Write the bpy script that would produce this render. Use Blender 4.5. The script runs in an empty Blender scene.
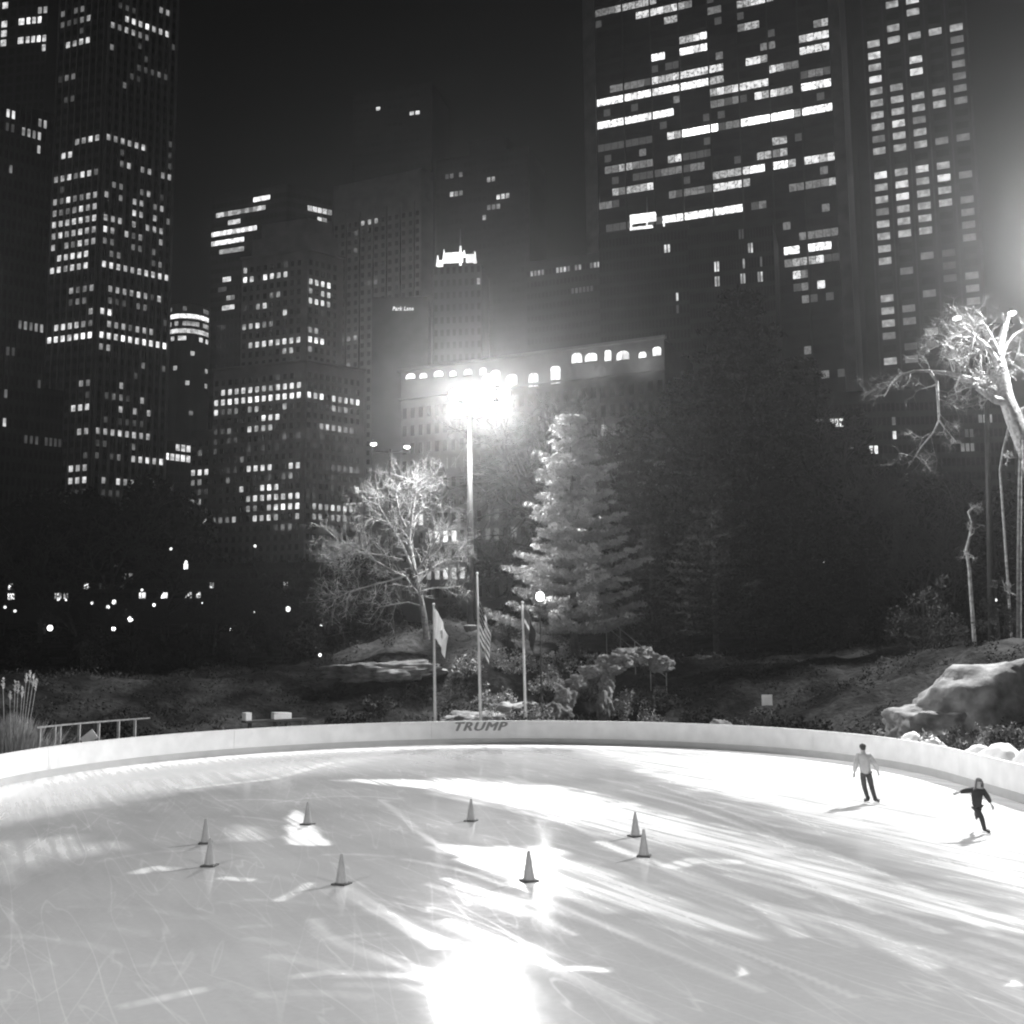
# strengths of the lamps, the night sky, the facade fill and the lens glare
P_MAIN, P_RIGHT, P_LEFT, P_BACK, P_ATTIC = 36000, 70000, 10000, 15000, 700
SKY, FACADE_FILL, GLARE_HAZE = .0005, .065, .00037
DENOISE, EXPO = True, 0
import bpy, bmesh, math, random
import numpy as np
from mathutils import Vector, Matrix, Euler, noise
C = bpy.context.scene.collection
scene = bpy.context.scene
R = math.radians
rng = random.Random(7)

# ------------------------------------------------------------------ camera and survey helpers
F = 1100.0
CAM = Vector((0, 0, 4.75))
PITCH = math.atan(135 / F)
ROT = Matrix.Rotation(math.pi / 2 + PITCH, 3, 'X') @ Matrix.Rotation(-0.010, 3, 'Z')
cam_data = bpy.data.cameras.new('camera')
cam = bpy.data.objects.new('camera', cam_data)
C.objects.link(cam)
cam.location = CAM
cam.rotation_euler = ROT.to_euler()
cam_data.sensor_width = 36
cam_data.lens = 36 * F / 1024
cam_data.clip_end = 6000
cam_data.clip_start = 0.1
scene.camera = cam

def ray(px, py):
    return ROT @ Vector(((px - 512) / F, (512 - py) / F, -1))
def at(px, py, Y):
    d = ray(px, py)
    return CAM + d * (Y / d.y)
def ground(px, py, z=0.0):
    d = ray(px, py)
    return CAM + d * ((z - CAM.z) / d.z)
RT = ROT.transposed()
def proj(p):
    v = RT @ (Vector(p) - CAM)
    return (512 + F * v.x / -v.z, 512 - F * v.y / -v.z)

# ------------------------------------------------------------------ materials (the photograph is black and white: greys only)
def new_mat(name):
    m = bpy.data.materials.new(name)
    m.use_nodes = True
    nt = m.node_tree
    b = nt.nodes['Principled BSDF']
    return m, nt, b
def grey(v):
    return (v, v, v, 1)
def mat(name, v, rough=.7, var=.25, scale=3.0, metal=0.0, spec=.3, bump=0.0, detail=4):
    m, nt, b = new_mat(name)
    b.inputs['Roughness'].default_value = rough
    b.inputs['Metallic'].default_value = metal
    b.inputs['Specular IOR Level'].default_value = spec
    n = nt.nodes.new('ShaderNodeTexNoise')
    n.inputs['Scale'].default_value = scale
    n.inputs['Detail'].default_value = detail
    g = nt.nodes.new('ShaderNodeNewGeometry')
    nt.links.new(g.outputs['Position'], n.inputs['Vector'])
    mr = nt.nodes.new('ShaderNodeMapRange')
    mr.inputs['From Min'].default_value = .3
    mr.inputs['From Max'].default_value = .7
    mr.inputs['To Min'].default_value = v * (1 - var)
    mr.inputs['To Max'].default_value = v * (1 + var)
    nt.links.new(n.outputs['Fac'], mr.inputs['Value'])
    nt.links.new(mr.outputs['Result'], b.inputs['Base Color'])
    if bump:
        bp = nt.nodes.new('ShaderNodeBump')
        bp.inputs['Strength'].default_value = bump
        bp.inputs['Distance'].default_value = .1
        nt.links.new(n.outputs['Fac'], bp.inputs['Height'])
        nt.links.new(bp.outputs['Normal'], b.inputs['Normal'])
    return m
def leaf_mat(name, v, var=.35):
    m = mat(name, v, .95, var, 1.3, spec=.03)
    return m
def cloth(name, v):
    m = mat(name, v, .9, .08, 3, spec=.05)
    nt = m.node_tree
    b = nt.nodes['Principled BSDF']
    t = nt.nodes.new('ShaderNodeBsdfTranslucent')
    t.inputs['Color'].default_value = grey(v)
    mx = nt.nodes.new('ShaderNodeMixShader')
    mx.inputs['Fac'].default_value = .45
    nt.links.new(b.outputs['BSDF'], mx.inputs[1]); nt.links.new(t.outputs['BSDF'], mx.inputs[2])
    nt.links.new(mx.outputs['Shader'], nt.nodes['Material Output'].inputs['Surface'])
    return m
def glow(name, s, var=0.0, scale=.7, lo=.35, hi=.65):
    """a lamp, a lit pane, a lit sign or a floodlit crown given its own glow"""
    m, nt, b = new_mat(name)
    b.inputs['Base Color'].default_value = grey(.3)
    b.inputs['Roughness'].default_value = .25
    b.inputs['Emission Color'].default_value = grey(1)
    b.inputs['Emission Strength'].default_value = s
    m.cycles.emission_sampling = 'NONE'
    if var:
        n = nt.nodes.new('ShaderNodeTexNoise')
        n.inputs['Scale'].default_value = scale
        n.inputs['Detail'].default_value = 2
        g = nt.nodes.new('ShaderNodeNewGeometry')
        nt.links.new(g.outputs['Position'], n.inputs['Vector'])
        mr = nt.nodes.new('ShaderNodeMapRange')
        mr.inputs['From Min'].default_value = lo
        mr.inputs['From Max'].default_value = hi
        mr.inputs['To Min'].default_value = s * (1 - var)
        mr.inputs['To Max'].default_value = s * (1 + var * .6)
        nt.links.new(n.outputs['Fac'], mr.inputs['Value'])
        nt.links.new(mr.outputs['Result'], b.inputs['Emission Strength'])
    return m
LV = {1: .06, 2: .17, 3: .42, 4: .85, 5: 1.5, 6: 3.2}
PANE = {k: glow('lit_pane_%d' % k, v, .55, .55) for k, v in LV.items()}
BAND = {k: glow('lit_band_%d' % k, v, .7, 1.5, .36, .56) for k, v in LV.items()}
M = dict(
    stone=mat('pale_stone', .28, .85, .18, .25),
    stone_mid=mat('mid_stone', .34, .85, .2, .25),
    stone_dark=mat('dark_stone', .10, .85, .2, .25),
    granite=mat('dark_granite', .055, .5, .25, .2),
    curtain=mat('dark_curtain_wall', .03, .4, .3, .15),
    pier=mat('pale_pier', .55, .7, .12, .3),
    glass=mat('unlit_glass', .05, .12, .3, .2, spec=.5),
    board=mat('white_board_plastic', .78, .38, .09, 1.6, spec=.4, detail=9),
    kick=mat('grey_kickplate', .46, .45, .08, 1.5, spec=.4),
    letter=mat('grey_lettering', .20, .5, .1, 2),
    steel=mat('painted_steel', .30, .45, .15, 2.5, metal=.3),
    darksteel=mat('dark_steel', .06, .5, .2, 2.5, metal=.2),
    white=mat('white_paint', .75, .5, .08, 3),
    cone=mat('cone_plastic', .26, .45, .1, 6),
    cone_base=mat('cone_base_rubber', .06, .7, .2, 6),
    rock=mat('schist_rock', .22, .95, .55, 1.6, bump=1.0, detail=8),
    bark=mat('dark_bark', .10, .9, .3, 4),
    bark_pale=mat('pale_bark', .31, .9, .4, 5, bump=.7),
    leaf_dark=leaf_mat('dark_foliage', .03),
    cloth_pale=cloth('grey_emblem_cloth', .42),
    litter=leaf_mat('leaf_litter', .045),
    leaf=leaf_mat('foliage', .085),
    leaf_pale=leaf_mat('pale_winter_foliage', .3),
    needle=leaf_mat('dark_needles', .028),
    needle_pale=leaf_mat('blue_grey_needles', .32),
    straw=mat('dry_straw', .38, .85, .3, 5),
    plume=mat('pale_plume', .55, .9, .2, 8),
    snow=mat('heaped_snow', .86, .8, .05, 3, bump=.3),
    cloth_white=cloth('white_flag_cloth', .8),
    cloth_dark=cloth('dark_flag_cloth', .04),
    cloth_mid=cloth('mid_flag_cloth', .14),
    wood=mat('weathered_wood', .28, .8, .25, 5),
    skin=mat('skin', .42, .55, .05, 8),
    jacket_pale=mat('pale_jacket', .50, .8, .10, 9),
    trousers=mat('dark_denim', .075, .85, .2, 12),
    coat=mat('dark_coat', .045, .8, .2, 9),
    hair=mat('dark_hair', .05, .6, .3, 20),
    hair_mid=mat('brown_hair', .17, .6, .3, 20),
    boot=mat('black_boot', .03, .4, .2, 9),
    blade=mat('skate_blade', .6, .25, .05, 9, metal=1),
    lens=glow('floodlight_lens', 16),
    lens_dim=glow('side_floodlight_lens', 5),
    globe=glow('lamp_globe', 6),
    globe_dim=glow('distant_lamp_globe', 2.2),
    neon=glow('lit_sign', 1.1),
    rooftop_glow=glow('glowing_rooftop', 1.9, .5, .35),  # crown floodlighting painted as self-glow; also the lit penthouse glazing
)

# ------------------------------------------------------------------ mesh helpers
class MB:
    def __init__(s):
        s.v, s.f, s.m = [], [], []
        s.cur = 0
    def add(s, vs, fs):
        b = len(s.v)
        s.v.extend(tuple(v) for v in vs)
        for f in fs:
            s.f.append(tuple(i + b for i in f))
            s.m.append(s.cur)
    def box(s, c, size, mtx=None):
        x, y, z = (d / 2 for d in size)
        vs = [Vector((a * x, b * y, e * z)) for a in (-1, 1) for b in (-1, 1) for e in (-1, 1)]
        c = Vector(c)
        vs = [(mtx @ v if mtx else v) + c for v in vs]
        s.add(vs, [(0, 1, 3, 2), (4, 6, 7, 5), (0, 4, 5, 1), (2, 3, 7, 6), (0, 2, 6, 4), (1, 5, 7, 3)])
    def prism(s, poly, z0, z1):
        n = len(poly)
        vs = [(p[0], p[1], z0) for p in poly] + [(p[0], p[1], z1) for p in poly]
        fs = [(i, (i + 1) % n, n + (i + 1) % n, n + i) for i in range(n)]
        fs += [tuple(range(n - 1, -1, -1)), tuple(range(n, 2 * n))]
        s.add(vs, fs)
    def tube(s, pts, r0, r1=None, n=6, caps=True, wob=0):
        pts = [Vector(p) for p in pts]
        if r1 is None: r1 = r0
        k = len(pts)
        rs = r0 if isinstance(r0, (list, tuple)) else [r0 + (r1 - r0) * i / (k - 1) for i in range(k)]
        vs = []
        ref = None
        for i, p in enumerate(pts):
            t = (pts[min(i + 1, k - 1)] - pts[max(i - 1, 0)])
            if t.length < 1e-9: t = Vector((0, 0, 1))
            t.normalize()
            if ref is None:
                ref = t.orthogonal().normalized()
            a = ref - t * ref.dot(t)
            if a.length < 1e-6: a = t.orthogonal()
            a.normalize(); ref = a
            b = t.cross(a)
            for j in range(n):
                w = 2 * math.pi * j / n
                rr = rs[i] * (1 + (wob * (rng.random() - .5) if wob else 0))
                vs.append(p + (a * math.cos(w) + b * math.sin(w)) * rr)
        fs = [(i * n + j, i * n + (j + 1) % n, (i + 1) * n + (j + 1) % n, (i + 1) * n + j) for i in range(k - 1) for j in range(n)]
        if caps:
            fs += [tuple(range(n - 1, -1, -1)), tuple(range((k - 1) * n, k * n))]
        s.add(vs, fs)
    def lathe(s, prof, c, n=16):
        c = Vector(c)
        vs = []
        for r, z in prof:
            for j in range(n):
                w = 2 * math.pi * j / n
                vs.append(c + Vector((r * math.cos(w), r * math.sin(w), z)))
        k = len(prof)
        fs = [(i * n + j, i * n + (j + 1) % n, (i + 1) * n + (j + 1) % n, (i + 1) * n + j) for i in range(k - 1) for j in range(n)]
        fs += [tuple(range(n - 1, -1, -1)), tuple(range((k - 1) * n, k * n))]
        s.add(vs, fs)
    def mesh(s, name, mats, smooth=False):
        me = bpy.data.meshes.new(name)
        me.from_pydata(s.v, [], s.f)
        for m in (mats if isinstance(mats, (list, tuple)) else [mats]):
            me.materials.append(m)
        if len(me.materials) > 1:
            me.polygons.foreach_set('material_index', s.m)
        if smooth:
            me.polygons.foreach_set('use_smooth', [True] * len(me.polygons))
        me.update()
        return me
    def build(s, name, mats, parent=None, smooth=False, loc=None):
        return link(name, s.mesh(name, mats, smooth), parent, loc)

def link(name, me, parent=None, loc=None):
    o = bpy.data.objects.new(name, me)
    C.objects.link(o)
    if parent:
        o.parent = parent
        # meshes are written in world coordinates, the parent is an unrotated Empty
        base = Vector((0, 0, 0))
        q = parent
        while q:
            base += q.location
            q = q.parent
        o.location = (Vector(loc) if loc else Vector((0, 0, 0))) - base
    elif loc:
        o.location = loc
    return o
def tag(o, label=None, cat=None, group=None, kind=None):
    if label: o['label'] = label
    if cat: o['category'] = cat
    if group: o['group'] = group
    if kind: o['kind'] = kind
    return o
def thing(name, loc, label, cat, group=None, rz=0):
    o = bpy.data.objects.new(name, None)
    C.objects.link(o)
    o.location = loc
    o.rotation_euler = (0, 0, rz)
    o.empty_display_size = .3
    return tag(o, label, cat, group)
def copy_tree(o, parent=None):
    c = o.copy()
    C.objects.link(c)
    if parent: c.parent = parent
    for ch in list(o.children):
        copy_tree(ch, c)
    return c
def icosphere(r, sub):
    bm = bmesh.new()
    bmesh.ops.create_icosphere(bm, subdivisions=sub, radius=r)
    vs = [v.co.copy() for v in bm.verts]
    fs = [tuple(v.index for v in f.verts) for f in bm.faces]
    bm.free()
    return vs, fs
def n3(p, s=1.0, ph=0.0):
    """cheap smooth noise, about -1..1"""
    x, y, z = p[0] * s + ph, p[1] * s + ph * 1.7, p[2] * s - ph
    return (math.sin(x * 1.7 + math.sin(y * 1.3 + z)) + math.sin(y * 2.1 + math.sin(z * 1.9 - x)) + math.sin(z * 1.6 + math.sin(x * 2.3 + y * .7))) / 3

def facet_rock(size, seed, sub=5, rough=.26, flat=.92, nplanes=18):
    """broken block: a sphere cut by random planes, then roughened"""
    r = random.Random(seed)
    pl = []
    for i in range(nplanes):
        n = Vector((r.gauss(0, 1), r.gauss(0, 1), r.gauss(0, .8))).normalized()
        pl.append((n, r.uniform(.62, .95)))
    pl.append((Vector((r.gauss(0, .12), r.gauss(0, .12), 1)).normalized(), r.uniform(.6, .8)))
    vs, fs = icosphere(1, sub)
    out = []
    off = Vector((seed * 3.1, seed * 1.7, seed))
    for v in vs:
        k = 1.0
        for n, d in pl:
            c = n.dot(v)
            if c > .05: k = min(k, d / c)
        k *= 1 + rough * noise.fractal(v * 2.6 + off, .75, 2.2, 7)
        out.append(Vector((v.x * size[0] * k, v.y * size[1] * k, v.z * size[2] * k)))
    return out, fs

# ------------------------------------------------------------------ rink outline
AX = ground(497, 743.5)
SIDE = ground(0, 793)
RAD = 17.0
RCX, RCY = 0.0, 0.0
def fit():
    global RAD, RCX, RCY
    pts = [ground(*p) for p in ((0, 793), (228, 754), (340, 746.5), (480, 743.5), (640, 747.5), (768, 759), (1024, 791))]
    A = np.array([[2 * p.x, 2 * p.y, 1] for p in pts])
    b = np.array([p.x ** 2 + p.y ** 2 for p in pts])
    s = np.linalg.lstsq(A, b, rcond=None)[0]
    RCX, RCY = s[0], s[1]
    RAD = math.sqrt(s[2] + s[0] ** 2 + s[1] ** 2)
fit()
print('RINK', RCX, RCY, RAD)
def outside(x, y):
    """metres outside the inner face of the boards (negative on the ice)"""
    if y > RCY:
        return math.hypot(x - RCX, y - RCY) - RAD
    return abs(x - RCX) - RAD
def sstep(a, b, x):
    t = min(1, max(0, (x - a) / (b - a)))
    return t * t * (3 - 2 * t)
def terrain(x, y):
    s = outside(x, y)
    A = 3.0 + 2.9 * math.exp(-((x + 3.5) / 8) ** 2) + 1.2 * sstep(8, 26, x)
    z = -.06 + .25 * sstep(.2, 1.2, s) + A * sstep(1.5, 15, s)
    z += (9.5 - A) * sstep(25, 170, s)
    if 1.5 < s < 40: z += (.5 + .5 * math.exp(-(x / 9) ** 2)) * min(1, (s - 1.5) / 5) * noise.fractal(Vector((x * .32, y * .32, 5)), 1.0, 2.0, 5)
    if s > .8:
        k = min(1, (s - .8) / 6)
        z += k * (.35 * n3((x, y, 0), .35) + .16 * n3((x, y, 3), 1.1, 2))
    return z
# ------------------------------------------------------------------ ground
def build_ground():
    xs = sorted(set([-690, -500, -350, -250, -180, -130] + [i * 1.0 for i in range(-100, 101, 4)] + [i * .75 for i in range(-50, 51)] + [130, 180, 250, 350, 500, 690]))
    ys = sorted(set([-60, -40] + [float(i) for i in range(-28, 40, 2)] + [40 + i * .75 for i in range(0, 70)] + [94 + i * 4 for i in range(30)] + [240, 300, 400, 550, 700, 880]))
    mb = MB()
    vs = []
    for y in ys:
        for x in xs:
            vs.append((x, y, terrain(x, y)))
    n = len(xs)
    fs = [(j * n + i, j * n + i + 1, (j + 1) * n + i + 1, (j + 1) * n + i) for j in range(len(ys) - 1) for i in range(n - 1)]
    mb.add(vs, fs)
    m, nt, b = new_mat('park_ground')
    g = nt.nodes.new('ShaderNodeNewGeometry')
    n1 = nt.nodes.new('ShaderNodeTexNoise'); n1.inputs['Scale'].default_value = .35; n1.inputs['Detail'].default_value = 6
    n2 = nt.nodes.new('ShaderNodeTexNoise'); n2.inputs['Scale'].default_value = 3.5; n2.inputs['Detail'].default_value = 8
    nt.links.new(g.outputs['Position'], n1.inputs['Vector']); nt.links.new(g.outputs['Position'], n2.inputs['Vector'])
    r1 = nt.nodes.new('ShaderNodeMapRange'); r1.inputs['From Min'].default_value = .42; r1.inputs['From Max'].default_value = .6
    r1.inputs['To Min'].default_value = .009; r1.inputs['To Max'].default_value = .040
    nt.links.new(n1.outputs['Fac'], r1.inputs['Value'])
    r2 = nt.nodes.new('ShaderNodeMapRange'); r2.inputs['From Min'].default_value = .3; r2.inputs['From Max'].default_value = .7
    r2.inputs['To Min'].default_value = .45; r2.inputs['To Max'].default_value = 1.5
    nt.links.new(n2.outputs['Fac'], r2.inputs['Value'])
    mu = nt.nodes.new('ShaderNodeMath'); mu.operation = 'MULTIPLY'
    nt.links.new(r1.outputs['Result'], mu.inputs[0]); nt.links.new(r2.outputs['Result'], mu.inputs[1])
    nt.links.new(mu.outputs['Value'], b.inputs['Base Color'])
    b.inputs['Roughness'].default_value = .95
    b.inputs['Specular IOR Level'].default_value = .1
    bp = nt.nodes.new('ShaderNodeBump'); bp.inputs['Strength'].default_value = .8; bp.inputs['Distance'].default_value = .15
    nt.links.new(n2.outputs['Fac'], bp.inputs['Height']); nt.links.new(bp.outputs['Normal'], b.inputs['Normal'])
    tag(mb.build('ground', m, None, True), kind='structure')
build_ground()

# ------------------------------------------------------------------ ice: scrape marks, rime and painted floodlight glare carried in a mesh attribute
def build_ice():
    st = .085
    x0, x1, y0, y1 = RCX - RAD - .3, RCX + RAD + .3, -12.0, RCY + RAD + .3
    nx, ny = int((x1 - x0) / st), int((y1 - y0) / st)
    X, Y = np.meshgrid(np.linspace(x0, x1, nx), np.linspace(y0, y1, ny))
    rr = np.where(Y > RCY, np.hypot(X - RCX, Y - RCY) - RAD, np.abs(X - RCX) - RAD)
    fr = np.zeros_like(X)
    # loose snow thrown against the boards
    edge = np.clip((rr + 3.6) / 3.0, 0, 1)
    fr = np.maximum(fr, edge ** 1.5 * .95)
    X0, Y0 = X, Y
    def window(P, m):
        i0, i1 = np.searchsorted(X0[0], (P[:, 0].min() - m, P[:, 0].max() + m))
        j0, j1 = np.searchsorted(Y0[:, 0], (P[:, 1].min() - m, P[:, 1].max() + m))
        s_ = np.s_[j0:j1, i0:i1]
        return s_, X0[s_], Y0[s_]
    def poly(px, a, soft=.15):
        P = [ground(*p) for p in px]
        P = np.array([(p.x, p.y) for p in P])
        win, X, Y = window(P, soft + .2)
        inside = np.zeros(X.shape, bool)
        dist = np.full(X.shape, 1e9)
        n = len(P)
        for i in range(n):
            (ax, ay), (bx, by) = P[i], P[(i + 1) % n]
            c = ((ay > Y) != (by > Y)) & (X < (bx - ax) * (Y - ay) / (by - ay + 1e-12) + ax)
            inside ^= c
            t = np.clip(((X - ax) * (bx - ax) + (Y - ay) * (by - ay)) / ((bx - ax) ** 2 + (by - ay) ** 2 + 1e-9), 0, 1)
            dist = np.minimum(dist, np.hypot(X - ax - t * (bx - ax), Y - ay - t * (by - ay)))
        sd = np.where(inside, dist, -dist) + .22 * np.sin(X * 3.1 + np.sin(Y * 2.3)) * np.sin(Y * 1.7 + X * .9) * min(1, soft * 2) + .1 * np.sin(X * 7 + Y * 5) * min(1, soft * 2)
        return win, a * np.clip(sd / soft + .5, 0, 1)
    def line(px, w, a):
        P = [ground(*p) for p in px]
        win, X, Y = window(np.array([(p.x, p.y) for p in P]), w * 2.2 + .1)
        dist = np.full(X.shape, 1e9)
        for p, q in zip(P, P[1:]):
            t = np.clip(((X - p.x) * (q.x - p.x) + (Y - p.y) * (q.y - p.y)) / ((q.x - p.x) ** 2 + (q.y - p.y) ** 2 + 1e-9), 0, 1)
            dist = np.minimum(dist, np.hypot(X - p.x - t * (q.x - p.x), Y - p.y - t * (q.y - p.y)))
        q = np.clip(1.6 - dist / w, 0, 1)
        return win, a * q * q * (3 - 2 * q)
    add = []
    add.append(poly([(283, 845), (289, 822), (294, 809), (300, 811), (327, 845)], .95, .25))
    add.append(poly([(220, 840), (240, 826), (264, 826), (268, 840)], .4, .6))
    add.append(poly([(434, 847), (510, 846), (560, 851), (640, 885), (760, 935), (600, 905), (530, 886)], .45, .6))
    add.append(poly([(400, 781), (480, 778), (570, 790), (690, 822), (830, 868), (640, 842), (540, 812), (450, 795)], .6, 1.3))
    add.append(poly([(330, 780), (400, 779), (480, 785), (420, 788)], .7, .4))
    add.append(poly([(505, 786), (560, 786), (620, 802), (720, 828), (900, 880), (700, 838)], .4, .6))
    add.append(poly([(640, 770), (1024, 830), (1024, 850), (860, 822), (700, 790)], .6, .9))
    add.append(poly([(600, 752), (800, 760), (1040, 792), (1060, 905), (900, 850), (740, 800)], .75, 3.0))  # floodlight overexposure at the right painted in as whiter ice
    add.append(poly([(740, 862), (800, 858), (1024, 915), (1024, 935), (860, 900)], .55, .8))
    add.append(poly([(0, 845), (60, 838), (110, 848), (40, 862), (0, 880)], .45, 1.5))
    add.append(poly([(-30, 802), (120, 782), (250, 768), (380, 757), (300, 772), (200, 786), (-30, 826)], .45, 2.2))
    add.append(poly([(738, 977), (741, 965), (748, 974)], .95, .1))
    add.append(poly([(1010, 985), (1015, 978), (1020, 986)], .95, .1))
    add.append(line([(189, 788), (272, 779), (329, 763)], .22, .35))
    add.append(line([(382, 800), (430, 840), (480, 866), (560, 905), (650, 945), (760, 990)], .10, .16))
    add.append(line([(345, 885), (372, 905), (405, 925), (440, 945)], .2, .25))
    add.append(line([(315, 920), (322, 935), (350, 947), (400, 965), (450, 978)], .13, .22))
    add.append(line([(300, 976), (330, 972), (420, 976)], .12, .25))
    add.append(line([(130, 1005), (200, 990)], .12, .3))
    add.append(line([(140, 872), (155, 868), (170, 869)], .2, .5))
    add.append(line([(225, 878), (248, 880)], .15, .5))
    add.append(line([(280, 900), (300, 890), (308, 884)], .12, .4))
    add.append(line([(575, 968), (605, 970)], .12, .5))
    add.append(line([(675, 866), (695, 860), (730, 862)], .25, .5))
    add.append(line([(600, 842), (640, 858), (760, 905), (800, 935)], .16, .35))
    add.append(line([(760, 905), (850, 925), (930, 965)], .2, .3))
    r = random.Random(3)
    for i in range(60):     # long cuts left by skaters, sweeping round towards the right
        x = r.uniform(420, 1000); y = 775 + r.random() ** 1.5 * 170 + max(0, (x - 700) * .05)
        l = r.uniform(60, 260)
        c = r.uniform(.0003, .0009)
        s = r.uniform(.18, .34)
        pts = [(x + t * l, y + t * l * s + c * (t * l) ** 2) for t in (0, .25, .5, .75, 1)]
        add.append(line(pts, r.uniform(.05, .15), r.uniform(.05, .24)))
    for i in range(26):
        x = r.uniform(-20, 430); y = r.uniform(775, 1000); l = r.uniform(30, 130)
        s = r.uniform(-.25, .25)
        pts = [(x + t * l, y + t * l * s + .0012 * (t * l) ** 2) for t in (0, .25, .5, .75, 1)]
        add.append(line(pts, r.uniform(.07, .14), r.uniform(.05, .16)))
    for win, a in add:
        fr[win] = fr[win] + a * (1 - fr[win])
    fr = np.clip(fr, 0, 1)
    idx = np.arange(nx * ny).reshape(ny, nx)
    keep = (rr[:-1, :-1] < .35)
    q = np.stack([idx[:-1, :-1], idx[:-1, 1:], idx[1:, 1:], idx[1:, :-1]], -1)[keep]
    me = bpy.data.meshes.new('ice')
    nv, nf = nx * ny, len(q)
    me.vertices.add(nv)
    co = np.stack([X.ravel(), Y.ravel(), np.zeros(nv)], -1).astype(np.float32)
    me.vertices.foreach_set('co', co.ravel())
    me.loops.add(nf * 4)
    me.loops.foreach_set('vertex_index', q.ravel().astype(np.int32))
    me.polygons.add(nf)
    me.polygons.foreach_set('loop_start', np.arange(0, nf * 4, 4, dtype=np.int32))
    me.update(calc_edges=True)
    at_ = me.attributes.new('frost_and_glare', 'FLOAT', 'POINT')
    at_.data.foreach_set('value', fr.ravel().astype(np.float32))
    m, nt, b = new_mat('skated_ice')
    N, L = nt.nodes, nt.links
    g = N.new('ShaderNodeNewGeometry')
    a = N.new('ShaderNodeAttribute'); a.attribute_name = 'frost_and_glare'
    mp = N.new('ShaderNodeMapping')
    mp.vector_type = 'TEXTURE'
    mp.inputs['Rotation'].default_value = (0, 0, R(-62))
    mp.inputs['Scale'].default_value = (7, .5, 1)
    L.new(g.outputs['Position'], mp.inputs['Vector'])
    sn = N.new('ShaderNodeTexNoise'); sn.inputs['Scale'].default_value = .9; sn.inputs['Detail'].default_value = 7; sn.inputs['Roughness'].default_value = .62
    L.new(mp.outputs['Vector'], sn.inputs['Vector'])
    cl = N.new('ShaderNodeTexNoise'); cl.inputs['Scale'].default_value = .22; cl.inputs['Detail'].default_value = 4
    L.new(g.outputs['Position'], cl.inputs['Vector'])
    fi = N.new('ShaderNodeTexNoise'); fi.inputs['Scale'].default_value = 9; fi.inputs['Detail'].default_value = 6
    L.new(g.outputs['Position'], fi.inputs['Vector'])
    def math_(op, x, y):
        n = N.new('ShaderNodeMath'); n.operation = op; n.use_clamp = False
        for i, v in enumerate((x, y)):
            if isinstance(v, (int, float)): n.inputs[i].default_value = v
            else: L.new(v, n.inputs[i])
        return n.outputs['Value']
    s1 = math_('MULTIPLY', math_('SUBTRACT', sn.outputs['Fac'], .5), .20)
    s2 = math_('MULTIPLY', math_('SUBTRACT', cl.outputs['Fac'], .5), .32)
    s3 = math_('MULTIPLY', math_('SUBTRACT', fi.outputs['Fac'], .5), .12)
    # frost keeps its shape but is broken up by the same streaks
    # fine cross-grain that frays the edges of the frost, and hairline blade cuts in three directions
    mp2 = N.new('ShaderNodeMapping'); mp2.vector_type = 'TEXTURE'; mp2.inputs['Rotation'].default_value = (0, 0, R(-64)); mp2.inputs['Scale'].default_value = (4, 1 / 5.5, 1)
    L.new(g.outputs['Position'], mp2.inputs['Vector'])
    fn = N.new('ShaderNodeTexNoise'); fn.inputs['Scale'].default_value = .8; fn.inputs['Detail'].default_value = 5
    L.new(mp2.outputs['Vector'], fn.inputs['Vector'])
    fray = N.new('ShaderNodeMapRange'); fray.inputs['From Min'].default_value = .32; fray.inputs['From Max'].default_value = .62
    fray.inputs['To Min'].default_value = .35; fray.inputs['To Max'].default_value = 1.1
    L.new(fn.outputs['Fac'], fray.inputs['Value'])
    hair = None
    for ang, sx, sy, sc_, amp in ((-64, .06, .9, 1.0, .24), (-50, .07, .8, 1.3, .18), (12, .08, .6, .9, .07), (-80, .06, 1.0, 1.1, .17)):
        mpx = N.new('ShaderNodeMapping'); mpx.vector_type = 'TEXTURE'; mpx.inputs['Rotation'].default_value = (0, 0, R(ang)); mpx.inputs['Scale'].default_value = (1 / sx, 1 / sy, 1)
        L.new(g.outputs['Position'], mpx.inputs['Vector'])
        hn = N.new('ShaderNodeTexNoise'); hn.inputs['Scale'].default_value = sc_; hn.inputs['Detail'].default_value = 2; hn.inputs['Roughness'].default_value = .4
        L.new(mpx.outputs['Vector'], hn.inputs['Vector'])
        dv = math_('ABSOLUTE', math_('SUBTRACT', math_('FRACT', math_('MULTIPLY', hn.outputs['Fac'], 6.0), 0), .5), 0)
        r_ = N.new('ShaderNodeMapRange'); r_.inputs['From Min'].default_value = 0; r_.inputs['From Max'].default_value = .035
        r_.inputs['To Min'].default_value = amp; r_.inputs['To Max'].default_value = 0
        L.new(dv, r_.inputs['Value'])
        hair = r_.outputs['Result'] if hair is None else math_('ADD', hair, r_.outputs['Result'])
    hair = math_('MULTIPLY', hair, cl.outputs['Fac'])
    f = math_('ADD', math_('MULTIPLY', a.outputs['Fac'], fray.outputs['Result']), math_('ADD', math_('ADD', s1, s2), math_('ADD', s3, hair)))
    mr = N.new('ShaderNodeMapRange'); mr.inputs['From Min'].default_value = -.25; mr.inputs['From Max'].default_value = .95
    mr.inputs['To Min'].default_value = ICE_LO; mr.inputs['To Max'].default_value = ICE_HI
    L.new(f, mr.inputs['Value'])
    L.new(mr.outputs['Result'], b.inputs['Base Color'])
    rg = N.new('ShaderNodeMapRange'); rg.inputs['From Min'].default_value = -.2; rg.inputs['From Max'].default_value = .7
    rg.inputs['To Min'].default_value = .035; rg.inputs['To Max'].default_value = .42
    L.new(f, rg.inputs['Value']); L.new(rg.outputs['Result'], b.inputs['Roughness'])
    b.inputs['IOR'].default_value = 1.31
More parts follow.
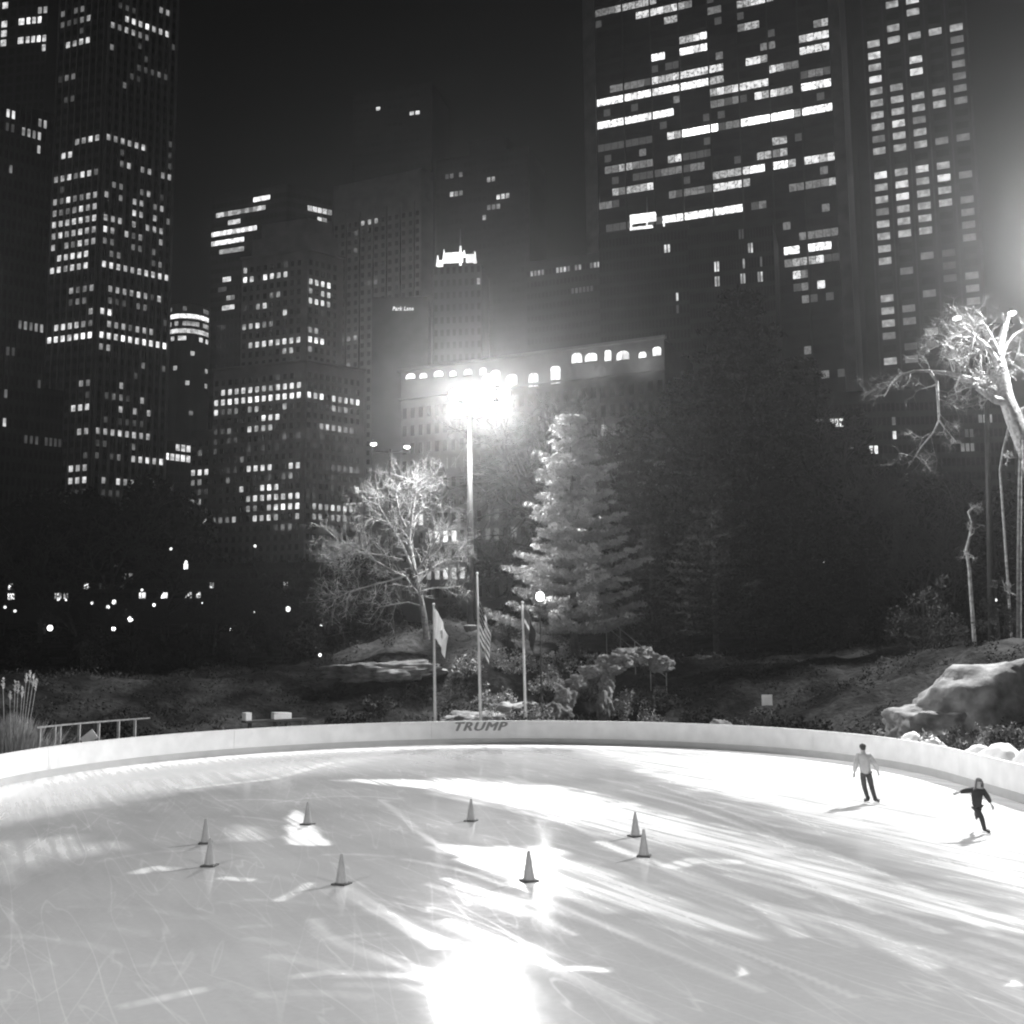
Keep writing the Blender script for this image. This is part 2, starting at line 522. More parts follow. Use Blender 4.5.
    bp = N.new('ShaderNodeBump'); bp.inputs['Strength'].default_value = .035; bp.inputs['Distance'].default_value = .02
    L.new(sn.outputs['Fac'], bp.inputs['Height']); L.new(bp.outputs['Normal'], b.inputs['Normal'])
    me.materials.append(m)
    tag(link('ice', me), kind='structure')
ICE_LO, ICE_HI = .26, .86
build_ice()

# ------------------------------------------------------------------ rink boards
def arc_pt(s, off):
    """point on the boards: s metres along from the apex (positive to the right), off metres outside"""
    half = RAD * math.pi / 2
    if abs(s) <= half:
        a = math.pi / 2 - s / RAD
        return Vector((RCX + (RAD + off) * math.cos(a), RCY + (RAD + off) * math.sin(a), 0))
    return Vector((RCX + math.copysign(RAD + off, s), RCY - (abs(s) - half), 0))
def strip(mb, s0, s1, o0, o1, z0, z1, step=.4):
    n = max(1, int(math.ceil((s1 - s0) / step)))
    vs = []
    for i in range(n + 1):
        s = s0 + (s1 - s0) * i / n
        a, b = arc_pt(s, o0), arc_pt(s, o1)
        vs += [(a.x, a.y, z0), (b.x, b.y, z0), (b.x, b.y, z1), (a.x, a.y, z1)]
    fs = [(i * 4 + j, i * 4 + (j + 1) % 4, (i + 1) * 4 + (j + 1) % 4, (i + 1) * 4 + j) for i in range(n) for j in range(4)]
    fs += [(0, 3, 2, 1), (n * 4, n * 4 + 1, n * 4 + 2, n * 4 + 3)]
    mb.add(vs, fs)
p0 = arc_pt(0, 0)
bd = thing('rink_boards', (p0.x, p0.y, 0), 'long curved white rink boards with grey kickplate around the ice', 'rink boards')
p_seam = ground(228, 754)
S0 = -RAD * (math.pi / 2 - math.atan2(p_seam.y - RCY, p_seam.x - RCX)) * -1
S0 = -(RAD * (math.atan2(p_seam.y - RCY, p_seam.x - RCX) - math.pi / 2))
PW = 9.76
k0 = int(-60 / PW)
for k in range(-6, 7):
    a, b_ = S0 + k * PW, S0 + (k + 1) * PW
    mb = MB()
    strip(mb, a + .006, b_ - .006, 0, .09, .275, 1.09)
    mb.build('panel', M['board'], bd, False)
mb = MB(); strip(mb, S0 - 6 * PW, S0 + 7 * PW, -.018, .05, .005, .272); mb.build('kickplate', M['kick'], bd)
mb = MB(); strip(mb, S0 - 6 * PW, S0 + 7 * PW, -.012, .12, 1.092, 1.13); mb.build('cap_rail', M['white'], bd)
mb = MB(); strip(mb, S0 - 6 * PW, S0 + 7 * PW, .094, .15, .3, .4); strip(mb, S0 - 6 * PW, S0 + 7 * PW, .094, .15, .8, .9)
mb.build('rear_rail', M['steel'], bd)

def text_mesh(txt, h, w, shear=.3, bold=.02, ext=.012):
    cu = bpy.data.curves.new('text', 'FONT')
    cu.body = txt; cu.shear = shear; cu.offset = bold; cu.extrude = ext; cu.size = 1; cu.space_character = 1.16; cu.resolution_u = 3
    o = bpy.data.objects.new('text', cu)
    C.objects.link(o)
    bpy.context.view_layer.update()
    me = bpy.data.meshes.new_from_object(o.evaluated_get(bpy.context.evaluated_depsgraph_get()))
    bpy.data.objects.remove(o); bpy.data.curves.remove(cu)
    vs = np.array([v.co[:] for v in me.vertices])
    lo, hi = vs.min(0), vs.max(0)
    vs[:, 0] = (vs[:, 0] - lo[0]) / (hi[0] - lo[0]) * w - w / 2
    vs[:, 1] = (vs[:, 1] - lo[1]) / (hi[1] - lo[1]) * h
    fs = [tuple(p.vertices) for p in me.polygons]
    bpy.data.meshes.remove(me)
    return vs, fs
vs, fs = text_mesh('TRUMP', .41, 2.55, .35, .0)
pl = at(481.5, 730, arc_pt(0, 0).y)
sc = (pl.x - RCX)
mb = MB()
out = []
for dx_, dz_, dp_ in ((-.035, 0, 0), (0, .012, .002), (.035, 0, .004), (0, -.012, .006)):
    out = []
    for v in vs:
        q = arc_pt(sc + v[0] + dx_, -.006 - v[2] - dp_)
        out.append((q.x, q.y, .66 + v[1] + dz_))
    mb.add(out, fs)
mb.build('lettering', M['letter'], bd)

# ------------------------------------------------------------------ traffic cones
def make_cone():
    root = thing('traffic_cone', (0, 0, 0), 'x', 'traffic cone', 'traffic cones set out on the ice')
    mb = MB()
    r_ = .155
    pr = []
    for (r, z) in ((r_, .0), (r_, .03), (r_ * .9, .036)):
        pr.append([(r * a, r * b, z) for a, b in ((-1, -1), (1, -1), (1, 1), (-1, 1))])
    mb.add(sum(pr, []), [(0, 3, 2, 1)] + [(4 * i + j, 4 * i + (j + 1) % 4, 4 * i + 4 + (j + 1) % 4, 4 * i + 4 + j) for i in range(2) for j in range(4)] + [(8, 9, 10, 11)])
    mb.build('base', M['cone_base'], root, loc=None)
    mb = MB()
    mb.lathe([(.128, .037), (.125, .05), (.118, .06), (.03, .585), (.028, .60), (.02, .603), (.018, .56)], (0, 0, 0), 20)
    mb.build('body', M['cone'], root, True)
    return root
cone0 = make_cone()
CONES = [
    ((205.5, 844.4), 'traffic cone at the left, rear one of the overlapping left pair'),
    ((209.5, 867), 'traffic cone at the left, front one of the overlapping left pair'),
    ((307.5, 825.5), 'traffic cone standing beside the white snow wedge on the ice'),
    ((341.5, 885.3), 'lone traffic cone nearest the bottom, right of the left pair'),
    ((471, 822), 'lone traffic cone farthest away, below the board lettering'),
    ((529, 882.3), 'lone traffic cone just above the bright lamp reflection on the ice'),
    ((635.6, 837.5), 'traffic cone at the right, rear one of the right pair'),
    ((644, 857.4), 'traffic cone at the right, front one of the right pair'),
]
for i, (p, lab) in enumerate(CONES):
    o = cone0 if i == 0 else copy_tree(cone0)
    g = ground(p[0], p[1] - 1)
    o.location = (g.x, g.y, .002)
    o.rotation_euler = (rng.uniform(-.012, .012), rng.uniform(-.012, .012), rng.uniform(-.5, .5))
    o['label'] = lab
# ------------------------------------------------------------------ people (grown from a jointed skeleton)
def skin(verts, edges, sub=2, root=0):
    me = bpy.data.meshes.new('skel')
    me.from_pydata([Vector(v[0]) for v in verts], edges, [])
    o = bpy.data.objects.new('skel', me)
    C.objects.link(o)
    o.modifiers.new('skin', 'SKIN')
    sv = me.skin_vertices[0].data
    for i, v in enumerate(verts):
        r = v[1]
        sv[i].radius = (r, r) if not isinstance(r, tuple) else r
        sv[i].use_root = (i == root)
    s = o.modifiers.new('sub', 'SUBSURF'); s.levels = sub; s.render_levels = sub
    bpy.context.view_layer.update()
    out = bpy.data.meshes.new_from_object(o.evaluated_get(bpy.context.evaluated_depsgraph_get()))
    bpy.data.objects.remove(o)
    vs = [v.co.copy() for v in out.vertices]
    fs = [tuple(p.vertices) for p in out.polygons]
    bpy.data.meshes.remove(out)
    bpy.data.meshes.remove(me)
    return vs, fs
def ellipsoid(mb, c, rad, rot=None, sub=2, wob=0):
    vs, fs = icosphere(1, sub)
    out = []
    for v in vs:
        k = 1 + wob * n3(v, 2.2)
        p = Vector((v.x * rad[0] * k, v.y * rad[1] * k, v.z * rad[2] * k))
        out.append((rot @ p if rot else p) + Vector(c))
    mb.add(out, fs)

def hand_chain(verts, edges, wrist_i, wrist, d, side):
    """palm, four fingers and a thumb carried on from the wrist"""
    d = Vector(d).normalized()
    a = d.cross(Vector((0, 1, 0)))
    if a.length < .1: a = d.cross(Vector((1, 0, 0)))
    a.normalize()
    nrm = a.cross(d)
    palm = wrist + d * .055
    verts.append((palm, .026)); pi_ = len(verts) - 1
    edges.append((wrist_i, pi_))
    for k, (off, ln) in enumerate(((-.027, .075), (-.009, .085), (.009, .08), (.027, .062))):
        p1 = palm + d * .045 + a * off
        p2 = p1 + d * ln * .5 + nrm * .008
        p3 = p1 + d * ln * .85 + nrm * .028
        for j, (p, r) in enumerate(((p1, .0095), (p2, .0085), (p3, .0075))):
            verts.append((p, r))
            edges.append((pi_ if j == 0 else len(verts) - 2, len(verts) - 1))
    t1 = palm - d * .01 + a * -.035 * side + nrm * .012
    t2 = t1 + d * .03 + a * -.016 * side + nrm * .012
    verts.append((t1, .012)); edges.append((pi_, len(verts) - 1))
    verts.append((t2, .010)); edges.append((len(verts) - 2, len(verts) - 1))

def make_person(root, J, s, face, mats, long_hair):
    """J: joints in metres from the root; s scales the body radii; face: +1 looks away from the rink camera, -1 towards it"""
    V = lambda k: Vector(J[k])
    base = root.location
    W = lambda p: base + Vector(p)
    verts, edges = [], []
    def add(k, r, parent=None):
        verts.append((W(V(k) if isinstance(k, str) else k), r * s)); i = len(verts) - 1
        if parent is not None: edges.append((parent, i))
        return i
    pel = add('pelvis', .13)
    mid = add((V('pelvis') + V('chest')) / 2, .125, pel)
    ch = add('chest', .145, mid)
    ne = add('neck', .058, ch)
    he = add(V('neck') * .45 + V('head') * .55 + Vector((0, .0, 0)), .075, ne)
    h2 = add(V('head') + Vector((0, .012 * face, .02)) * s, .092, he)
    h3 = add(V('head') + Vector((0, 0, .085)) * s, .062, h2)
    for sd in 'LR':
        sh = add('sh' + sd, .058, ch)
        el = add('el' + sd, .042, sh)
        wr = add('wr' + sd, .028, el)
        hand_chain(verts, edges, wr, W(V('wr' + sd)), V('wr' + sd) - V('el' + sd), 1 if sd == 'L' else -1)
        hp = add('hip' + sd, .092, pel)
        kn = add('kn' + sd, .058, hp)
        an = add('an' + sd, .040, kn)
        to = add(V('an' + sd) + Vector(J['toe' + sd]) * .6, .036, an)
        t2 = add(V('an' + sd) + Vector(J['toe' + sd]), .028, to)
    vs, fs = skin(verts, edges, 2)
    mb = MB(); mb.add(vs, fs)
    hc = W(V('head'))
    # nose, ears, eye sockets, lips belong to the same body mesh
    ellipsoid(mb, hc + Vector((0, face * .100, .0)) * s, (.014 * s, .018 * s, .022 * s), None, 1)
    for sx in (-1, 1):
        ellipsoid(mb, hc + Vector((sx * .084, -.005 * face, .0)) * s, (.012 * s, .024 * s, .032 * s), None, 1)
    mb.cur = 1
    for sx in (-1, 1):
        ellipsoid(mb, hc + Vector((sx * .034, face * .088, .028)) * s, (.014 * s, .010 * s, .008 * s), None, 1)
    ellipsoid(mb, hc + Vector((0, face * .086, -.042)) * s, (.024 * s, .010 * s, .007 * s), None, 1)
    mb.build('body', [M['skin'], M['hair']], root, True)
    # jacket: torso and sleeves as one garment
    jv, je = [], []
    def ja(p, r, parent=None):
        jv.append((W(p), (r[0] * s, r[1] * s) if isinstance(r, tuple) else r * s)); i = len(jv) - 1
        if parent is not None: je.append((parent, i))
        return i
    hem = V('pelvis') + (V('pelvis') - V('chest')).normalized() * .10 * s
    a0 = ja(hem, (.195, .16)); a1 = ja((V('pelvis') + V('chest')) / 2, (.190, .155), a0)
    a2 = ja(V('chest'), (.20, .16), a1); a3 = ja((V('chest') + V('neck')) / 2 + Vector((0, 0, .02)), (.12, .11), a2)
    a4 = ja(V('neck') * .8 + V('chest') * .2, .085, a3)
    for sd in 'LR':
        b1 = ja(V('sh' + sd), .092, a2); b2 = ja(V('el' + sd), .082, b1)
        b3 = ja(V('wr' + sd) * .93 + V('el' + sd) * .07, .052, b2)
    vs, fs = skin(jv, je, 2)
    mb = MB()
    mb.add([v + Vector((n3(v, 9, 1), n3(v, 9, 4), n3(v, 9, 7))) * .008 for v in vs], fs)
    jk = mb.build('jacket', mats['jacket'], root, True)
    tv, te = [], []
    def ta(p, r, parent=None):
        tv.append((W(p), r * s)); i = len(tv) - 1
        if parent is not None: te.append((parent, i))
        return i
    p0 = ta(V('pelvis') + Vector((0, 0, .02)), .125)
    for sd in 'LR':
        h = ta(V('hip' + sd) - Vector((0, 0, .03)), .094, p0)
        k = ta(V('kn' + sd), .076, ta((V('hip' + sd) + V('kn' + sd)) / 2, .094, h))
        ta(V('an' + sd) + Vector((0, 0, .02)), .062, ta((V('kn' + sd) + V('an' + sd)) / 2, .072, k))
    vs, fs = skin(tv, te, 2)
    mb = MB(); mb.add([v + Vector((n3(v, 11, 1), n3(v, 11, 4), 0)) * .006 for v in vs], fs)
    mb.build('trousers', mats['trousers'], root, True)
    for sd in 'LR':
        an, to = V('an' + sd), Vector(J['toe' + sd])
        d = to.normalized()
        bv, be = [], []
        for p, r, q in ((an + Vector((0, 0, .12)) * s, .056, None), (an + Vector((0, 0, .0)), .055, 0), (an - d * .05 * s + Vector((0, 0, -.035)) * s, .046, 1),
                        (an + d * .10 * s + Vector((0, 0, -.035)) * s, .046, 1), (an + d * .19 * s + Vector((0, 0, -.05)) * s, .036, 3)):
            bv.append((W(p), r * s))
            if q is not None: be.append((q, len(bv) - 1))
        vs, fs = skin(bv, be, 2)
        mb = MB(); mb.add(vs, fs)
        bt = mb.build('skate', M['boot'], root, True)
        mb = MB()
        c = W(an + d * .06 * s + Vector((0, 0, -.098)) * s)
        mb.box(c, (.30 * s, .006, .035 * s), Matrix.Rotation(math.atan2(d.y, d.x), 3, 'Z') @ Matrix.Rotation(-math.asin(max(-1, min(1, d.z))), 3, 'Y'))
        mb.build('blade', M['blade'], bt)
    # hair
    mb = MB()
    b_ = -face
    ellipsoid(mb, hc + Vector((0, b_ * .018, .042)) * s, (.098 * s, .108 * s, .088 * s), None, 3, .06)
    if long_hair:
        for k in range(26):
            w = math.pi * (k / 25) * 1.25 - .12 * math.pi
            dx, dy = math.cos(w) * .09, b_ * abs(math.sin(w)) * .095 if math.sin(w) > 0 else -b_ * .02
            p = hc + Vector((dx, dy, .03)) * s
            mb.tube([p, p + Vector((dx * .25, dy * .3, -.11)) * s, p + Vector((dx * .5 + rng.uniform(-.02, .02), dy * .35, -.20 - rng.random() * .08)) * s], .024 * s, .008 * s, 6)
    else:
        ellipsoid(mb, hc + Vector((0, b_ * .05, -.005)) * s, (.082 * s, .062 * s, .075 * s), None, 2, .06)
    mb.build('hair', mats['hair'], root, True)

g = ground(870.5, 804)
pr = thing('person', (g.x, g.y, 0), 'skater seen from behind in a pale jacket and dark jeans, arms hanging out', 'person', 'skaters on the ice')
make_person(pr, dict(pelvis=(-.10, 0, .94), chest=(-.125, .02, 1.30), neck=(-.135, .03, 1.50), head=(-.14, .05, 1.645),
    shL=(-.30, .02, 1.42), elL=(-.40, -.02, 1.15), wrL=(-.425, .03, .92), shR=(.05, .02, 1.41), elR=(.19, -.02, 1.17), wrR=(.275, .04, .95),
    hipL=(-.19, 0, .90), knL=(-.145, .06, .52), anL=(-.075, -.02, .145), toeL=(-.06, .20, -.02),
    hipR=(-.01, 0, .90), knR=(.06, .03, .53), anR=(.115, -.10, .145), toeR=(.17, .12, -.02)), 1.0, 1,
    dict(jacket=M['jacket_pale'], trousers=M['trousers'], hair=M['hair']), False)
g = ground(985, 834)
pr = thing('person', (g.x, g.y, 0), 'skater with long hair and dark coat, one arm stretched out, balanced on one leg', 'person', 'skaters on the ice')
make_person(pr, dict(pelvis=(-.155, .02, .70), chest=(-.125, .0, 1.0), neck=(-.10, -.02, 1.155), head=(-.085, -.035, 1.275),
    shL=(-.245, .0, 1.085), elL=(-.43, -.02, 1.06), wrL=(-.60, -.04, 1.02), shR=(.03, .0, 1.06), elR=(.11, -.03, .90), wrR=(.165, -.06, .75),
    hipL=(-.20, .02, .67), knL=(-.07, -.03, .40), anL=(-.01, .0, .118), toeL=(.10, -.12, -.015),
    hipR=(-.09, .04, .67), knR=(-.085, .20, .40), anR=(.0, .46, .44), toeR=(.03, .08, -.13)), .82, -1,
    dict(jacket=M['coat'], trousers=M['coat'], hair=M['hair_mid']), True)

# ------------------------------------------------------------------ flagpoles and flags
def flagpole(pxb, pxt, label):
    s_y = arc_pt(0, 0).y + 1.1
    b = at(pxb[0], pxb[1], s_y)
    t = at(pxt[0], pxt[1], s_y)
    z0 = terrain(b.x, s_y) - .1
    dx = (t.x - b.x) / (t.z - b.z)
    r = thing('flagpole', (b.x - dx * b.z, s_y, z0), label, 'flagpole', 'flagpoles behind the far boards')
    P0 = Vector((b.x - dx * (b.z - z0), s_y, z0)); P1 = Vector((t.x, s_y, t.z))
    mb = MB(); mb.tube([P0, P0.lerp(P1, .5), P1], .075, .045, 12); mb.build('pole', M['white'], r, True)
    mb = MB(); ellipsoid(mb, P1 + Vector((0, 0, .07)), (.08, .08, .08)); mb.build('finial', M['white'], r, True)
    mb = MB(); mb.lathe([(.16, 0), (.16, .05), (.1, .12), (.09, .25)], P0, 14); mb.build('base_collar', M['steel'], r, True)
    mb = MB(); mb.tube([P0 + Vector((.09, -.05, 1.0)), P1 + Vector((.055, -.03, -.1))], .008, .008, 4); mb.build('halyard', M['white'], r)
    return P0, P1
def flag(P0, P1, pz, hoist, fly, mats, label, reach, drop, ph, paint):
    """limp flag: hoist edge on the pole, the fly folded down beside it"""
    fr = (pz - P0.z) / (P1.z - P0.z)
    top = P0.lerp(P1, fr)
    mb = MB(); nu, nv = 48, 26
    vs = []
    for i in range(nu + 1):
        for j in range(nv + 1):
            u, v = i / nu, j / nv
            fold = math.sin(u * 9 + v * 2.0 + ph)
            x = .07 + reach * (u ** .8) * (1 - .25 * v) + .05 * math.sin(u * 14 + ph) * u
            y = -.10 * u + .16 * fold * min(1, u * 2.5) * (.5 + .5 * u)
            z = -v * hoist * (1 - .25 * u) - drop * u ** 1.15 + .05 * math.sin(v * 6 + u * 5) * u
            vs.append(top + Vector((x, y, z)))
    n = nv + 1
    for i in range(nu):
        for j in range(nv):
            mb.f.append((i * n + j, i * n + j + 1, (i + 1) * n + j + 1, (i + 1) * n + j)); mb.m.append(paint((i + .5) / nu, (j + .5) / nv, i, j))
    mb.v = [tuple(v) for v in vs]
    o = mb.build('flag', mats, None, True)
    sol = o.modifiers.new('thick', 'SOLIDIFY'); sol.thickness = .006
    tag(o, label, 'flag', 'flags on the three poles')
P0, P1 = flagpole((435, 721), (433.5, 606), 'shorter white flagpole, leftmost, carrying the pale flag')
flag(P0, P1, P1.z - .15, 1.5, 2.2, [M['cloth_white'], M['cloth_pale']], 'limp pale flag with a small grey emblem hanging on the leftmost pole', .62, 1.35, .4,
     lambda u, v, i, j: 1 if (u - .55) ** 2 * 2.2 + (v - .5) ** 2 < .03 + .02 * math.sin(u * 31) * math.cos(v * 27) else 0)
P0, P1 = flagpole((480.5, 721), (477, 575), 'tallest white flagpole in the middle of the three')
flag(P0, P1, P1.z - 1.25, 2.3, 3.2, [M['cloth_white'], M['cloth_mid'], M['cloth_dark']], 'limp striped flag with starred dark corner hanging on the tallest pole', .60, 1.75, 1.3,
     lambda u, v, i, j: ((0 if (i % 3 == 1 and j % 3 == 1) else 2) if (u < .4 and v < .54) else (1 if int(v * 13) % 2 == 0 else 0)))
P0, P1 = flagpole((525.5, 721), (522.5, 604), 'shorter white flagpole, rightmost, carrying the dark flag')
flag(P0, P1, P1.z - .15, 1.4, 2.2, [M['cloth_mid'], M['cloth_dark'], M['cloth_white']], 'limp dark flag with a paler upper part hanging on the rightmost pole', .6, 1.45, 2.2,
     lambda u, v, i, j: 1 if u > .38 else (2 if abs(v - .5) < .06 else 0))

# ------------------------------------------------------------------ floodlight poles
def aim(o, d):
    o.rotation_mode = 'QUATERNION'
    o.rotation_quaternion = Vector(d).to_track_quat('-Z', 'Y')
def spot(name, p, target, power, size, blend, rad, parent):
    l = bpy.data.lights.new(name, 'SPOT')
    l.energy = power; l.spot_size = R(size); l.spot_blend = blend; l.shadow_soft_size = rad
    o = bpy.data.objects.new(name, l); C.objects.link(o)
    o.parent = parent
    o.location = Vector(p) - parent.location
    aim(o, Vector(target) - Vector(p))
    return o
def floodpole(base, top, heads, target, label, lens, power=0, size=160, group='tall floodlight poles round the rink', blend=.3, head_scale=1.0, lamps=None, srcs=()):
    z0 = terrain(base.x, base.y) - .2
    r = thing('floodlight_pole', (base.x, base.y, z0), label, 'floodlight', group)
    mb = MB(); mb.tube([(base.x, base.y, z0), (top.x, top.y, top.z)], .24, .13, 14); mb.build('pole', M['darksteel'], r, True)
    mb = MB(); mb.lathe([(.5, 0), (.5, .3), (.3, .36)], (base.x, base.y, z0), 12); mb.build('footing', M['stone_dark'], r)
    xs = [h.x for h in heads] + [top.x]
    zc = min(h.z for h in heads) - .55 * head_scale
    mb = MB(); mb.box(((min(xs) + max(xs)) / 2, top.y, zc), (max(xs) - min(xs) + .3, .12, .14))
    for h in heads:
        if h.z - zc > .6: mb.tube([(h.x, top.y, zc), (h.x, top.y, h.z)], .05, .05, 6)
    mb.build('crossarm', M['darksteel'], r)
    for i, h in enumerate(heads):
        d = (Vector(target) - h).normalized()
        q = d.to_track_quat('-Z', 'Y').to_matrix()
        k = head_scale
        mb = MB()
        pr = [(.20 * k, .55 * k), (.26 * k, .45 * k), (.30 * k, .2 * k), (.46 * k, -.02), (.50 * k, -.06), (.46 * k, -.05), (.40 * k, .02)]
        t = MB(); t.lathe(pr, (0, 0, 0), 20)
        mb.add([q @ Vector(v) + h for v in t.v], t.f)
        hd = mb.build('floodlight', M['darksteel'], r, True)
        t = MB(); t.lathe([(.42 * k, -.004), (.42 * k, -.02), (.3 * k, -.05), (.02, -.065)], (0, 0, 0), 20)
        mb = MB(); mb.add([q @ Vector(v) + h for v in t.v], t.f)
        mb.build('lens', lens, hd, True)
        mb = MB()
        mb.tube([h + q @ Vector((-.5 * k, 0, .1)), Vector((h.x - .5 * k * .4, top.y, zc))], .025, .025, 5)
        mb.tube([h + q @ Vector((.5 * k, 0, .1)), Vector((h.x + .5 * k * .4, top.y, zc))], .025, .025, 5)
        mb.build('bracket', M['darksteel'], hd)
        if power and (lamps is None or i in lamps):
            spot('floodlight_lamp', h + d * .12, target, power, size, blend, .40 * k, r)
    for p in srcs:
        spot('floodlight_lamp', p + (Vector(target) - p).normalized() * .3, target, power, size, blend, .4, r)
    return r
YF = 69.0
b = at(471, 620, YF); t = at(469.5, 412, YF)
floodpole(b, t, [at(x, y, YF - .4) for x, y in ((455, 395), (468, 395), (455, 408.5), (468, 408.5), (490, 394), (503.5, 394), (490, 408), (503.5, 408), (489, 380.5))], (3, 30, 0),
          'tall floodlight pole with blazing lamps in the centre beyond the flags', M['lens'], P_MAIN, 168, lamps=(), head_scale=.95, srcs=(at(461.5, 402, YF - .4), at(497, 401, YF - .4)))
YG = 88.0
b = at(391, 640, YG); t = at(390, 449, YG)
floodpole(b, t, [at(373.5, 444, YG - .3), at(407, 447, YG - .3)], (-9, 78, 0), 'slim floodlight pole with two dim lamps over the bare tree', M['lens_dim'], 0, head_scale=.62)
YH = 67.0
b = at(992, 640, YH); t = at(985, 322, YH)
floodpole(b, t, [at(957, 318, YH - .3), at(1012, 313, YH - .3)], (26, 57, 0), 'floodlight pole with two oval lamps above the pale bare tree', M['lens_dim'], 0, head_scale=.62)
# the poles just outside the frame that stand round the rest of the rink
b = at(1122, 640, 58); t = at(1116, 245, 58)
floodpole(b, t, [at(1098, 240, 57.6), at(1128, 240, 57.6)], (13, 34, 0), 'blazing floodlight pole just beyond the right edge', M['lens'], P_RIGHT, 128, blend=.5)
b = Vector((-31, 44, 0)); t = Vector((-31, 44, 21))
floodpole(b, t, [Vector((-31.9, 43.7, 21.5)), Vector((-30.1, 43.7, 21.5))], (-2, 30, 0), 'floodlight pole beyond the left edge of the ice', M['lens'], P_LEFT, 100, blend=.6)
for sx, nm in ((-1, 'left'), (1, 'right')):
    b = Vector((sx * 21.5, -6, 0)); t = Vector((sx * 21.5, -6, 19))
    floodpole(b, t, [Vector((sx * 21.5 - .9, -5.6, 19.5)), Vector((sx * 21.5 + .9, -5.6, 19.5))], (sx * 2, 20, 0),
              'floodlight pole at the near %s corner of the rink' % nm, M['lens'], P_BACK * (1.0 if sx < 0 else 1.25), 46, blend=.9)

# ------------------------------------------------------------------ park lamps
def park_lamp(px, py, Y, label, gr=.17, mat_=None, power=0):
    p = at(px, py, Y)
    z0 = terrain(p.x, Y) - .05
    if p.z - z0 < 1.2: z0 = p.z - 3.6
    r = thing('park_lamp', (p.x, Y, z0), label, 'park lamp', 'lit globe lamps along the park paths')
    mb = MB(); mb.lathe([(.16, 0), (.16, .3), (.09, .5), (.05, .7), (.04, p.z - z0 - gr - .05), (.09, p.z - z0 - gr)], (p.x, Y, z0), 10)
    mb.build('post', M['darksteel'], r, True)
    mb = MB(); ellipsoid(mb, p, (gr, gr, gr * 1.15), None, 2); mb.build('globe', mat_ or M['globe'], r, True)
    mb = MB(); mb.lathe([(gr * .7, 0), (gr * .3, gr * .4), (.02, gr * .6)], p + Vector((0, 0, gr * 1.0)), 10); mb.build('cap', M['darksteel'], r, True)
    if power:
        l = bpy.data.lights.new('globe_lamp', 'POINT'); l.energy = power; l.shadow_soft_size = gr * 1.3
        o = bpy.data.objects.new('globe_lamp', l); C.objects.link(o); o.parent = r; o.location = p + Vector((0, -gr * 1.6, 0)) - r.location
park_lamp(540, 596.5, 61, 'bright globe lamp in front of the pale conifer, above the rightmost flagpole', .24, M['globe'], 240)
for px, py, lab in ((50, 628, 'bright globe lamp farthest left in the dark trees'),
                    (130.5, 619, 'bright globe lamp, upper right one of two close together in the trees'),
                    (113.5, 629, 'bright globe lamp, lower left one of two close together in the trees'),
                    (231, 631, 'bright globe lamp alone in the dark trees left of the bare tree')):
    park_lamp(px, py, 95, lab, .22 if px != 113.5 else .17)
park_lamp(288, 609, 110, 'pair of small lights seen through the bare branches', .25, M['globe_dim'])
park_lamp(321, 626, 95, 'small globe lamp behind the bare tree on the slope', .12, M['globe_dim'])
park_lamp(350, 620, 100, 'small globe lamp just left of the bare lit trunk', .13, M['globe_dim'])
park_lamp(320, 655, 70, 'small low lamp glowing at the crest of the slope', .10, M['globe_dim'])
park_lamp(996, 600, 80, 'small lamp low among the shrubs under the pale bare tree', .10, M['globe_dim'])
park_lamp(824, 562, 90, 'small lone lamp among the dark conifers', .13, M['globe_dim'])

for px, py, Y, gr in ((10, 598, 120, .28), (5, 607, 118, .2), (15, 611, 118, .2), (58, 599, 125, .26), (66, 600, 125, .14), (89, 588, 130, .16), (92, 603, 125, .22), (108, 607, 120, .26), (114, 602, 122, .34), (142, 590, 130, .2), (154, 605, 122, .24),
                      (165, 595, 130, .34), (188, 595, 130, .2), (199, 594, 130, .14), (202, 603, 125, .13), (211, 587, 130, .14), (254, 612, 120, .16), (171, 549, 140, .24), (186, 562, 138, .24), (255, 546, 140, .22)):
    park_lamp(px, py, Y, 'small distant street light glimmering through the dark trees at the left', gr * .72, M['globe_dim'])
# ------------------------------------------------------------------ things behind the boards
def along(px, off):
    """point behind the boards where column px meets the line off metres outside them"""
    best = None
    for i in range(-400, 401):
        q = arc_pt(i * .09, off)
        if q.y < 15: continue
        d = abs(proj((q.x, q.y, 1))[0] - px)
        if best is None or d < best[0]: best = (d, q, i * .09)
    return best[1], best[2]
# railing on the left
qa, sa = along(36, .9); qb, sb = along(150, .9)
rl = thing('railing', (qa.x, qa.y, 0), 'low grey framed railing behind the boards at the left', 'railing')
zt = 1.85
mb = MB(); strip(mb, sa, sb, .88, .94, zt - .06, zt); mb.build('top_rail', M['wood'], rl)
mb = MB(); strip(mb, sa, sb, .88, .94, .5, .56); mb.build('bottom_rail', M['wood'], rl)
for px in (38, 54, 60, 79, 98, 118, 134):
    q, s_ = along(px, .91)
    z0 = terrain(q.x, q.y) - .1
    mb = MB(); mb.box((q.x, q.y, (z0 + zt - .07) / 2), (.10, .10, zt - .07 - z0)); mb.build('post', M['wood'], rl)
q, s_ = along(90, .84)
o = MB(); o.box(at(89, 738, q.y), (.62, .03, .42), Matrix.Rotation(R(-38), 3, 'Y')); o = o.build('sign_plate', M['white'])
tag(o, 'small tilted white plate fixed to the left railing', 'sign')
